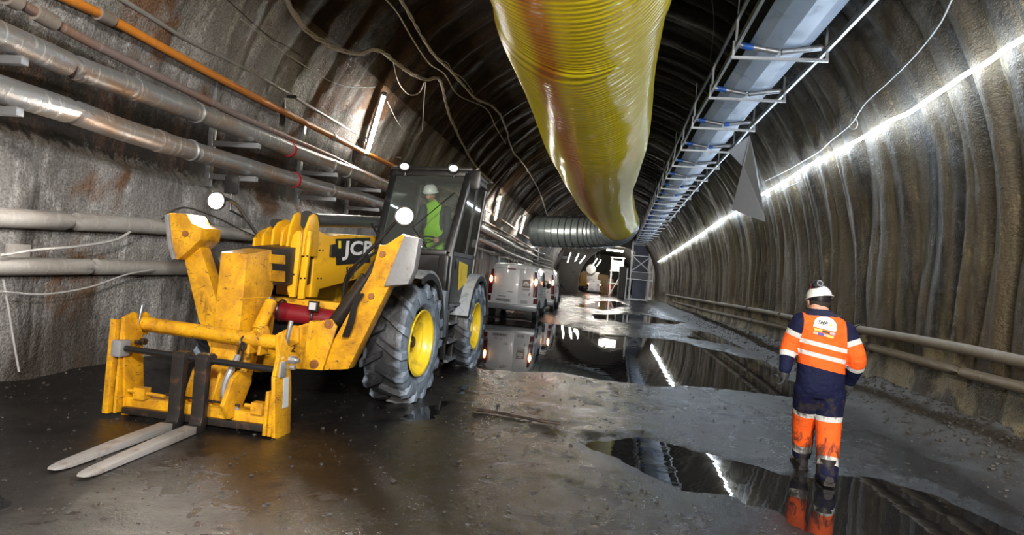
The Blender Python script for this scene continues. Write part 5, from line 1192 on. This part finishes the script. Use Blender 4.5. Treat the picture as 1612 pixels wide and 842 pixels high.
# soft folds in the cloth
nm = np.array([v.normal[:] for v in me.vertices])
fd = .010*(fbm(co[:, 0]*9 + co[:, 2]*4, co[:, 2]*16 - co[:, 0]*7, 4)) * (co[:, 2] < 1.47)
co2 = co + nm*fd[:, None]; me.vertices.foreach_set('co', (co2 - np.array([1.95, 6.15, 0])).ravel())
chains = [[shL, elL, wrL], [shR, elR, wrR], [hpL, knL, anL], [hpR, knR, anR]]
part = np.zeros(n, int); t = np.zeros(n)
tilt = .16
tt = np.zeros(n); ta_ = np.zeros(n); an_ = np.zeros(n)
for i in range(n):
    p = Vector(co[i]); z = p.z; ds = [seg_t(p, c) for c in chains]
    ta = min(((ds[0][0] - .095, ds[0][1]), (ds[1][0] - .095, ds[1][1]))); tl = min(((ds[2][0], ds[2][1]), (ds[3][0], ds[3][1])))
    cx_ = 1.945; side = abs(p.x - cx_ - .01); tt[i] = (z + tilt*(p.x - cx_)) - .7; ta_[i] = ta[1]
    lim = .182 + .03*max(0, (1.35 - z)/.3)
    an_[i] = .5 + (side - lim)*6 if (ta[0] < .045 and z > .84) else 0.0
    if ta[0] < -.02 and ta[1] > .22 and side > .15: an_[i] = max(an_[i], .8)
    if z > 1.475 and abs(p.x - hd.x) < .14: part[i] = 3; t[i] = z - 1.4
    elif z < .76 and an_[i] < .5: part[i] = 2; t[i] = tl[1]
    else: part[i] = 0; t[i] = tt[i]
# relax the sleeve mask along the mesh so the vest edge runs clean
ed = np.array([e.vertices[:] for e in me.edges])
for _ in range(5):
    acc = np.zeros(n); cnt = np.zeros(n); np.add.at(acc, ed[:, 0], an_[ed[:, 1]]); np.add.at(acc, ed[:, 1], an_[ed[:, 0]]); np.add.at(cnt, ed[:, 0], 1); np.add.at(cnt, ed[:, 1], 1)
    an_ = .5*an_ + .5*acc/np.maximum(cnt, 1)
for nm_, arr in (('t', t), ('ta', ta_), ('sleeve', an_)):
    at_ = me.attributes.new(nm_, 'FLOAT', 'POINT'); at_.data.foreach_set('value', arr)
def upper_cloth():
    m, nt, p = nodes_of('orange_vest_cloth'); L = nt.links; co_ = objco(nt)
    def rp(att, stops):
        a = N(nt, 'ShaderNodeAttribute', attribute_name=att); r = N(nt, 'ShaderNodeValToRGB'); r.color_ramp.interpolation = 'CONSTANT'; e = r.color_ramp.elements
        while len(e) < len(stops): e.new(.5)
        for i_, (v, c) in enumerate(stops): e[i_].position = v
        for i_, (v, c) in enumerate(stops): e[i_].color = c + (1,)
        L.new(a.outputs['Fac'], r.inputs[0]); return r.outputs[0]
    A = rp('t', [(0, NAV), (.305, ORC), (.395, WHT), (.435, ORC), (.495, WHT), (.535, ORC), (.790, NAV)])
    B = rp('ta', [(0, NAV), (.085, WHT), (.130, ORC), (.295, WHT), (.34, NAV)])
    k = N(nt, 'ShaderNodeAttribute', attribute_name='sleeve'); f = math_(nt, 'GREATER_THAN', k.outputs['Fac'], .5)
    c = mixc(nt, f, A, B); n_2 = noise(nt, co_, 14, 4, .6, .4); c = mixc(nt, .22, c, ramp(nt, n_2, .3, .7, (.3, .3, .3, 1), (1, 1, 1, 1)), 'MULTIPLY')
    L.new(c, p.inputs['Base Color']); p.inputs['Roughness'].default_value = .78; p.inputs['Specular IOR Level'].default_value = .2
    L.new(bump(nt, noise(nt, co_, 13, 3, .55, 1.2), .5, .03), p.inputs['Normal']); return m
M_TOR = upper_cloth(); M_ARM = NAVY_ = mat('navy_cloth', NAV, .75)
M_LEG = cloth('orange_trouser_cloth', [(0, NAV), (.20, WHT), (.25, ORC), (.585, WHT), (.655, NAV)], dirt=.51)
for m_ in (M_TOR, M_ARM, M_LEG, SKIN, mat('navy_collar', NAV, .8)): me.materials.append(m_)
mi = []
for f in me.polygons:
    q = [part[v] for v in f.vertices]; k = max(set(q), key=q.count)
    if k == 3:
        zc = sum(co[v][2] for v in f.vertices)/len(f.vertices); k = 4 if zc < 1.535 else 3
    mi.append(k)
me.polygons.foreach_set('material_index', mi); me.polygons.foreach_set('use_smooth', [True]*len(me.polygons))
body = bpy.data.objects.new('body', me); COL.objects.link(body); body.parent = wk
bvh = BVHTree.FromPolygons([tuple(c) for c in co2], [tuple(f.vertices) for f in me.polygons])
def on_back(mb_):
    for i, v in enumerate(mb_.v):
        h = bvh.ray_cast(Vector((v.x, 5.5, v.z)), Vector((0, 1, 0)))
        if h[0] is not None: mb_.v[i] = Vector((v.x, h[0].y + v.y, v.z))
    return mb_
def patch(px0, px1, w_, h_, nx_, nz_, lift, shape=None):
    """fine grid patch laid on the back; origin lower left, in metres, tilted with the shoulders"""
    m_ = MB(); o_ = Vector((px0, -lift, px1)); ux = Vector((1, 0, -tilt)).normalized(); uz = Vector((tilt, 0, 1)).normalized(); vs = []
    for j in range(nz_ + 1):
        for i in range(nx_ + 1):
            u, v = i/nx_, j/nz_
            if shape == 'dome': hw = math.sqrt(max(0, 1 - max(0, (v - .35)/.65)**2)); uu = .5 + (u - .5)*hw
            else: uu = u
            vs.append(o_ + ux*(uu*w_) + uz*(v*h_))
    m_.add(vs, [(j*(nx_+1) + i, j*(nx_+1) + i + 1, (j+1)*(nx_+1) + i + 1, (j+1)*(nx_+1) + i) for j in range(nz_) for i in range(nx_)]); return on_back(m_)
lo_ = J(1281, 514, 6.0)
bl_ = patch(lo_.x, lo_.z, .19, .115, 16, 10, .007, 'dome').build('back_logo', WHITE, body)
ux_ = Vector((1, 0, -tilt)); uz_ = Vector((tilt, 0, 1))
tm = text_mb('SMP', (lo_.x + .03, 0, lo_.z + .030), ux_, uz_, .036, .085, shear=.25, weight=.03)
for v in tm.v: v.y = -.011
on_back(tm).build('logo_lettering', BLACK, bl_)
tm = text_mb('4', (lo_.x + .122, 0, lo_.z + .012), ux_, uz_, .034, .03, shear=.2, weight=.03)
for v in tm.v: v.y = -.011
on_back(tm).build('logo_number', YPRINT, bl_)
for k, (dx, dz, w_, h_, c_) in enumerate(((.0, -.032, .17, .022, (.85, .45, .05)), (.065, -.031, .065, .018, (.03, .02, .02)), (.135, -.034, .04, .022, (.5, .35, .5)), (.0, -.062, .17, .022, (.75, .35, .25)), (.035, -.062, .05, .022, (.04, .06, .35)), (.11, -.064, .055, .018, (.85, .6, .1)))):
    q = Vector((lo_.x + .012, 0, lo_.z)) + ux_*dx + uz_*dz
    patch(q.x, q.z, w_, h_, 10, 3, .008 + .001*(k in (1, 2, 4, 5)), None).build('back_print', mat('print_%d' % k, c_, .6), body)
# helmet with brim and ear defenders perched on it
hc = hd + Vector((0, -.005, .035)); shell = MB()
HR = Matrix.Rotation(math.radians(-8), 3, 'Y') @ Matrix.Rotation(math.radians(-12), 3, 'X')
tmp = MB(); tmp.lathe([(-.012, .142), (-.004, .142), (.0, .126), (.04, .122), (.075, .105), (.10, .078), (.115, .04), (.118, .001)], axis='Z', seg=32); tmp.prism([(.10*math.cos(a), .10 + .075*math.sin(a), -.012) for a in np.linspace(0, PI, 12)], (0, 0, .008))
tmp.v = [hc + HR @ Vector((v.x*.84, v.y*1.02, v.z*.88)) for v in tmp.v]
hm = tmp.build('helmet', mat('white_helmet', (.75, .75, .74), .3, 0, (.45, .44, .42), .3, 12), wk)
tmp = MB().lathe([(-.065, .088), (-.03, .103), (.0, .108), (.0, .05)], axis='Z', seg=24); tmp.v = [hc + HR @ Vector((v.x*.93, v.y*1.06, v.z)) for v in tmp.v]; tmp.build('headband', BLK, hm)
e0 = hc + Vector((-.04, -.02, .10)); dxx = Vector((.25, -.75, .45)).normalized()
ear = MB().cyl(e0, e0 + dxx*.035, .050, 20).cyl(e0 + dxx*.035, e0 + dxx*.055, .045, 20, r1=.03).build('ear_defender', BLK, hm)
tmp = MB().cyl(e0 - dxx*.022, e0, .047, 20); tmp.build('red_cushion', REDP, ear)
MB().tube([e0 + dxx*.056 + (Vector((1, .3, 0)).normalized()*math.cos(a) + Vector((0, .45, .8)).normalized()*math.sin(a))*.026 for a in np.linspace(0, 2*PI, 21)], .006, 6).build('cup_ring', GREYP, ear)
MB().tube(smooth_path([e0, hc + Vector((.02, .03, .135)), hc + Vector((.085, .05, .09)), hc + Vector((.125, .03, .01))], 5), .007, 6).build('headset_band', BLK, hm)
mb = MB().ball(hd + Vector((0, -.02, -.01)), (.09, .09, .085), 18, 10, zlo=-.9); mb.build('hair', mat('dark_hair', (.02, .014, .01), .8, 0, None, .3, 20), wk)
# gloves with five fingers
def glove(wr, d, across, curl, name='glove', parent=None, sc=1.0, m=None, thumb=1):
    d = Vector(d).normalized(); ac = Vector(across); ac = (ac - d*ac.dot(d)).normalized(); nr = d.cross(ac)
    mb = MB()
    mb.tube([wr - d*.03, wr + d*.02, wr + d*.05, wr + d*.085], [.036*sc, .034*sc, .040*sc, .038*sc], 14)
    for i, (o_, l_) in enumerate(((-.030, .070), (-.010, .080), (.010, .075), (.028, .058))):
        b = wr + d*.075*sc + ac*o_*sc; dd = d.copy(); P_ = [b]
        for j, f_ in enumerate((.42, .33, .25)):
            dd = (Matrix.Rotation(curl*(j + .6)*.5, 3, ac) @ dd); P_.append(P_[-1] + dd*l_*f_*sc)
        mb.tube(P_, [.0125*sc, .0115*sc, .0105*sc, .0085*sc], 8); mb.ball(P_[-1], .0085*sc, 8, 6, zlo=-.99)
    b = wr + d*.03*sc - ac*.03*sc*thumb; dd = (d*.8 - ac*.7*thumb + nr*.15).normalized(); P_ = [b, b + dd*.035*sc, b + dd*.05*sc + d*.022*sc]
    mb.tube(P_, [.016*sc, .014*sc, .011*sc], 8); mb.ball(P_[-1], .011*sc, 8, 6, zlo=-.99)
    me_ = remesh(mb, .0045, 2); off = parent.location if parent else Vector()
    for v in me_.vertices: v.co -= off
    me_.materials.append(m or BLK); me_.polygons.foreach_set('use_smooth', [True]*len(me_.polygons))
    o = bpy.data.objects.new(name, me_); COL.objects.link(o); o.parent = parent; return o
GLV = mat('black_work_glove', (.02, .02, .022), .65, 0, (.07, .06, .055), .35, 20)
glove(wrL, (-.08, .05, -1), (.1, 1, 0), .55, 'glove', wk, 1.15, GLV, -1); glove(wrR, (-.05, .35, -1), (.0, 1, .2), .6, 'glove', wk, 1.15, GLV, -1)
# boots
def boot(an, yaw, pitch, z0):
    R3 = Matrix.Rotation(yaw, 3, 'Z') @ Matrix.Rotation(pitch, 3, 'X'); mb = MB(); secs = [(-.085, .036, .07), (-.06, .044, .10), (0, .046, .12), (.06, .046, .085), (.12, .050, .065), (.17, .046, .055), (.205, .028, .04)]; vs = []
    for y, hw, h in secs:
        for k in range(12):
            a = 2*PI*k/12; vs.append(Vector((hw*math.cos(a), y, max(0, h/2 + h/2*math.sin(a)*1.05))))
    f = [(i*12 + k, i*12 + (k+1) % 12, (i+1)*12 + (k+1) % 12, (i+1)*12 + k) for i in range(6) for k in range(12)] + [tuple(range(12))[::-1], tuple(72 + k for k in range(12))]
    mb.add(vs, f); mb.tube([(0, -.012, .05), (0, -.005, .13), (0, 0, .20)], [.058, .062, .068], 14)
    mb.box((-.045, -.085, -.015), (.045, .19, .02)); c = Vector((an.x, an.y, z0)); mb.v = [c + R3 @ v for v in mb.v]; return mb
for an, yw, pt, z0 in ((anR, -.05, -.03, .028), (anL, .05, .0, .03)): boot(an, yw, pt, z0).build('boot', mat('muddy_black_boot', (.02, .018, .018), .5, 0, (.07, .055, .045), .4, 12), wk)

# ---- driver in the cab
dr = empty('person', (sx_, 9.9, 1.5), 'person in lime high visibility vest and white helmet seated in the telehandler cab', 'person')
mb = MB(); hx = at(676, 305, y=9.62); ch = Vector((hx.x + .06, 9.86, hx.z - .30))
pel = Vector((sx_ + .0, 9.95, 1.62)); 
rings(mb, [(pel, .17, .15, .9), (pel.lerp(ch, .5), .17, .13, .9), (ch, .20, .13, .85), (ch + Vector((-.01, -.04, .13)), .17, .10, .85), (ch + Vector((-.02, -.09, .19)), .07, .07, 1), (ch + Vector((-.03, -.13, .23)), .06, .06, 1)])
hL = wc + Vector((-.17, .0, .05)); hR = wc + Vector((.17, .0, .05))
sL_ = ch + Vector((-.19, -.03, .08)); sR_ = ch + Vector((.19, -.03, .08))
limb(mb, [sL_, sL_.lerp(hL, .5) + Vector((-.07, .08, -.12)), hL + Vector((0, .05, 0))], [.07, .055, .035]); limb(mb, [sR_, sR_.lerp(hR, .5) + Vector((.06, .08, -.12)), hR + Vector((0, .05, 0))], [.07, .055, .035])
for s_ in (-1, 1): limb(mb, [pel + Vector((s_*.10, 0, -.02)), Vector((sx_ + s_*.14, 9.5, 1.66)), Vector((sx_ + s_*.14, 9.32, 1.20))], [.085, .065, .05])
dh = Vector((hx.x, 9.66, hx.z)); mb.ball(dh, (.078, .095, .11), 18, 12, zlo=-.999); mb.ball(dh + Vector((0, -.08, -.05)), (.045, .03, .045), 10, 8, zlo=-.99); mb.ball(dh + Vector((0, -.10, -.015)), (.014, .025, .02), 8, 6, zlo=-.99)
me = remesh(mb, .012, 3); co = np.array([v.co[:] for v in me.vertices])
for m_ in (HIVIS, mat('dark_work_sleeve', (.03, .03, .04), .7), SKIN): me.materials.append(m_)
mi = []
for f in me.polygons:
    c = Vector(co[list(f.vertices)].mean(0)); 
    arm = min(seg_t(c, [sL_, sL_.lerp(hL, .5) + Vector((-.07, .08, -.12)), hL])[0], seg_t(c, [sR_, sR_.lerp(hR, .5) + Vector((.06, .08, -.12)), hR])[0])
    mi.append(2 if c.z > ch.z + .21 or (c - hL).length < .06 or (c - hR).length < .06 else 1 if (arm < .12 and abs(c.x - ch.x) > .10 + .05*(c.y > 9.8)) or c.z < 1.62 else 0)
me.polygons.foreach_set('material_index', mi); me.polygons.foreach_set('use_smooth', [True]*len(me.polygons)); me.vertices.foreach_set('co', (co - np.array(dr.location)).ravel())
o = bpy.data.objects.new('body', me); COL.objects.link(o); o.parent = dr
tmp = MB().lathe([(-.012, .135), (-.004, .135), (.0, .118), (.04, .115), (.075, .098), (.10, .07), (.112, .03), (.113, .001)], axis='Z', seg=28).prism([(.09*math.cos(a), -.09 - .08*math.sin(a), -.012) for a in np.linspace(0, PI, 12)], (0, 0, .008))
HR = Matrix.Rotation(math.radians(18), 3, 'X'); tmp.v = [dh + Vector((0, 0, .045)) + HR @ Vector((v.x*.95, v.y*1.1, v.z)) for v in tmp.v]
dhm = tmp.build('helmet', mat('white_helmet', (.75, .75, .74), .3), dr)
e0 = dh + Vector((-.02, -.03, .165)); MB().cyl(e0, e0 + Vector((.02, -.05, .03)), .045, 16).build('ear_defender', BLK, dhm)
for s_ in (-1, 1): MB().ball(dh + Vector((s_*.03, -.088, .008)), (.012, .008, .008), 8, 6, zlo=-.99).build('eye', WHITE, dr)
for s_, h_ in ((-1, hL), (1, hR)): glove(h_ + Vector((0, .04, .02)), (s_*.1, -.8, -.2), (1, 0, 0), .9, 'hand', dr, .9, SKIN, s_)

# ================================================================== THE FAR END
fv = make_van((0, 0, 0), 'small white van with lit tail lamps far down the tunnel'); a = at(935, 462, z=0); fv.location = (a.x, 88, 0); fv.scale = (1.0, 1.0, .95)
fp_ = empty('person', (at(960, 463, y=86).x, 86, 0), 'tiny distant person in red orange work clothes beside the far van', 'person')
q = Vector((at(960.5, 455, y=86).x, 86, 0)); mb = MB()
rings(mb, [(q + Vector((0, 0, .8)), .17, .13, 1), (q + Vector((0, 0, 1.1)), .2, .14, 1), (q + Vector((0, 0, 1.4)), .22, .13, 1), (q + Vector((0, 0, 1.5)), .07, .07, 1), (q + Vector((0, 0, 1.58)), .06, .07, 1)])
for s_ in (-1, 1): limb(mb, [q + Vector((s_*.1, 0, .85)), q + Vector((s_*.13, .05, .45)), q + Vector((s_*.14, 0, .08))], [.1, .08, .06]); limb(mb, [q + Vector((s_*.22, 0, 1.4)), q + Vector((s_*.28, -.03, 1.1)), q + Vector((s_*.26, -.1, .85))], [.07, .06, .04])
mb.ball(q + Vector((0, 0, 1.66)), (.09, .1, .12), 12, 8, zlo=-.99)
me = remesh(mb, .03, 2)
for v in me.vertices: v.co -= fp_.location
me.materials.append(mat('red_work_cloth', (.75, .06, .03), .7)); o = bpy.data.objects.new('body', me); COL.objects.link(o); o.parent = fp_
MB().ball(q + Vector((0, 0, 1.70)), (.13, .14, .12), 14, 8, zlo=0).build('helmet', REDP, fp_)
MB().cyl(q + Vector((-.2, -.14, 1.12)), q + Vector((.2, -.14, 1.12)), .03, 8).build('reflective_band', WHITE, fp_)
# white tank trailer and site boxes
WB = mat('white_site_box', (.62, .62, .6), .45, 0, (.4, .38, .35), .4, 1); YB = mat('ochre_machine', (.40, .22, .05), .5, 0, (.15, .09, .04), .4, 1)
c = at(928, 452, y=100); t_ = empty('lorry', (c.x, 100, 0), 'white boxy lorry body behind the far van', 'lorry')
MB().box((c.x - 1.3, 100, 1.0), (c.x + 1.3, 104, 3.2)).build('box_body', WB, t_, bevel=.05); MB().cyl((c.x, 99.6, 3.6), (c.x, 104, 3.6), .75, 20).build('tank', WB, t_); MB().box((c.x - 1.2, 100, .45), (c.x + 1.2, 104, 1.0)).build('chassis', BLK, t_)
for s_ in (-1, 1):
    for y_ in (100.6, 103.2): MB().cyl((c.x + s_*1.2, y_, .5), (c.x + s_*.9, y_, .5), .5, 20).build('wheel', RUBBER, t_)
c = at(914, 455, y=95); t_ = empty('excavator', (c.x, 95, 0), 'ochre excavator parked left of the distant white van', 'excavator')
MB().box((c.x - 1.1, 95, .9), (c.x + .7, 98, 2.0)).build('engine_house', YB, t_, bevel=.08); MB().box((c.x - .2, 94.8, 1.3), (c.x + .75, 96.2, 2.9)).build('operator_cab', YB, t_, bevel=.08)
for s_ in (-.85, .45): MB().box((c.x + s_ - .25, 94.6, 0.02), (c.x + s_ + .25, 98.2, .8)).build('track', BLK, t_, bevel=.2)
MB().beam((c.x - .4, 95.2, 1.8), (c.x - .5, 93.4, 3.6), .35, .4).build('boom', YB, t_); MB().beam((c.x - .5, 93.4, 3.6), (c.x - .55, 92.4, 1.6), .3, .3).build('stick', YB, t_)
for k, (px, w_, h_, lab) in enumerate(((948, 1.5, 2.8, 'ochre site box right of the far van'), (957, 1.4, 2.3, 'pale site box behind the distant person'), (901, 1.2, 2.2, 'low dark crate left of the excavator'))):
    yq = (0, 3, -6)[k] - k; c = at(px, 452, y=95 + yq); o = empty('site_box', (c.x, 95 + yq, 0), lab, 'box'); MB().box((c.x - w_/2, 94 + k + yq, 0.0), (c.x + w_/2, 95.5 + k + yq, h_)).build('body', (YB, WB, CONC)[k], o, bevel=.04)
    for j in range(4): MB().box((c.x - w_/2 + .1 + j*w_*.25, 93.95 + k + yq, .1), (c.x - w_/2 + .18 + j*w_*.25, 94 + k + yq, h_ - .1)).build('rib', GREYP, o)
# pale scaffold tower left of the cabin
c = at(969, 452, y=82); t_ = empty('scaffold_tower', (c.x, 82, 0), 'pale lit scaffold tower between the far person and the dark cabin', 'scaffold')
for x_ in (-.7, .7):
    for y_ in (82, 83.6): MB().box((c.x + x_ - .09, y_ - .06, 0), (c.x + x_ + .09, y_ + .06, 5.0)).build('post', WB, t_)
for z_ in (1.6, 3.2, 4.9): MB().box((c.x - .9, 81.9, z_), (c.x + .9, 82, z_ + .12)).build('ledger', WB, t_)
MB().beam((c.x - .7, 81.9, .2), (c.x + .7, 81.9, 3.2), .07, .1).build('brace', WB, t_); MB().box((c.x - .75, 82, 3.35), (c.x + .75, 83.6, 4.6)).build('cabin', mat('pale_blue_cabin', (.45, .6, .75), .5), t_, bevel=.03)
c = at(901, 440, y=80); t_ = empty('barrier_frame', (c.x, 80, 0), 'thin pale frame standing before the far portal at left', 'frame')
MB().box((c.x + .55, 80, 0), (c.x + .65, 80.1, 3.0)).build('post', WB, t_); MB().box((c.x - .1, 80, 2.9), (c.x + .6, 80.1, 3.0)).build('rail', WB, t_)
o = empty('work_floodlight', (at(968, 394, y=79).x, 79, 5.2), 'bright flood lamp on the far roof right of the steel elbow', 'lamp')
c = at(968, 394, y=79); MB().box((c.x - 1.0, 79, c.z - .12), (c.x + 1.0, 79.3, c.z + .06)).build('lit_panel', E_FAR, o); MB().box((c.x - 1.05, 79.0, c.z + .07), (c.x + 1.05, 79.35, c.z + .15)).build('housing', GREYP, o)
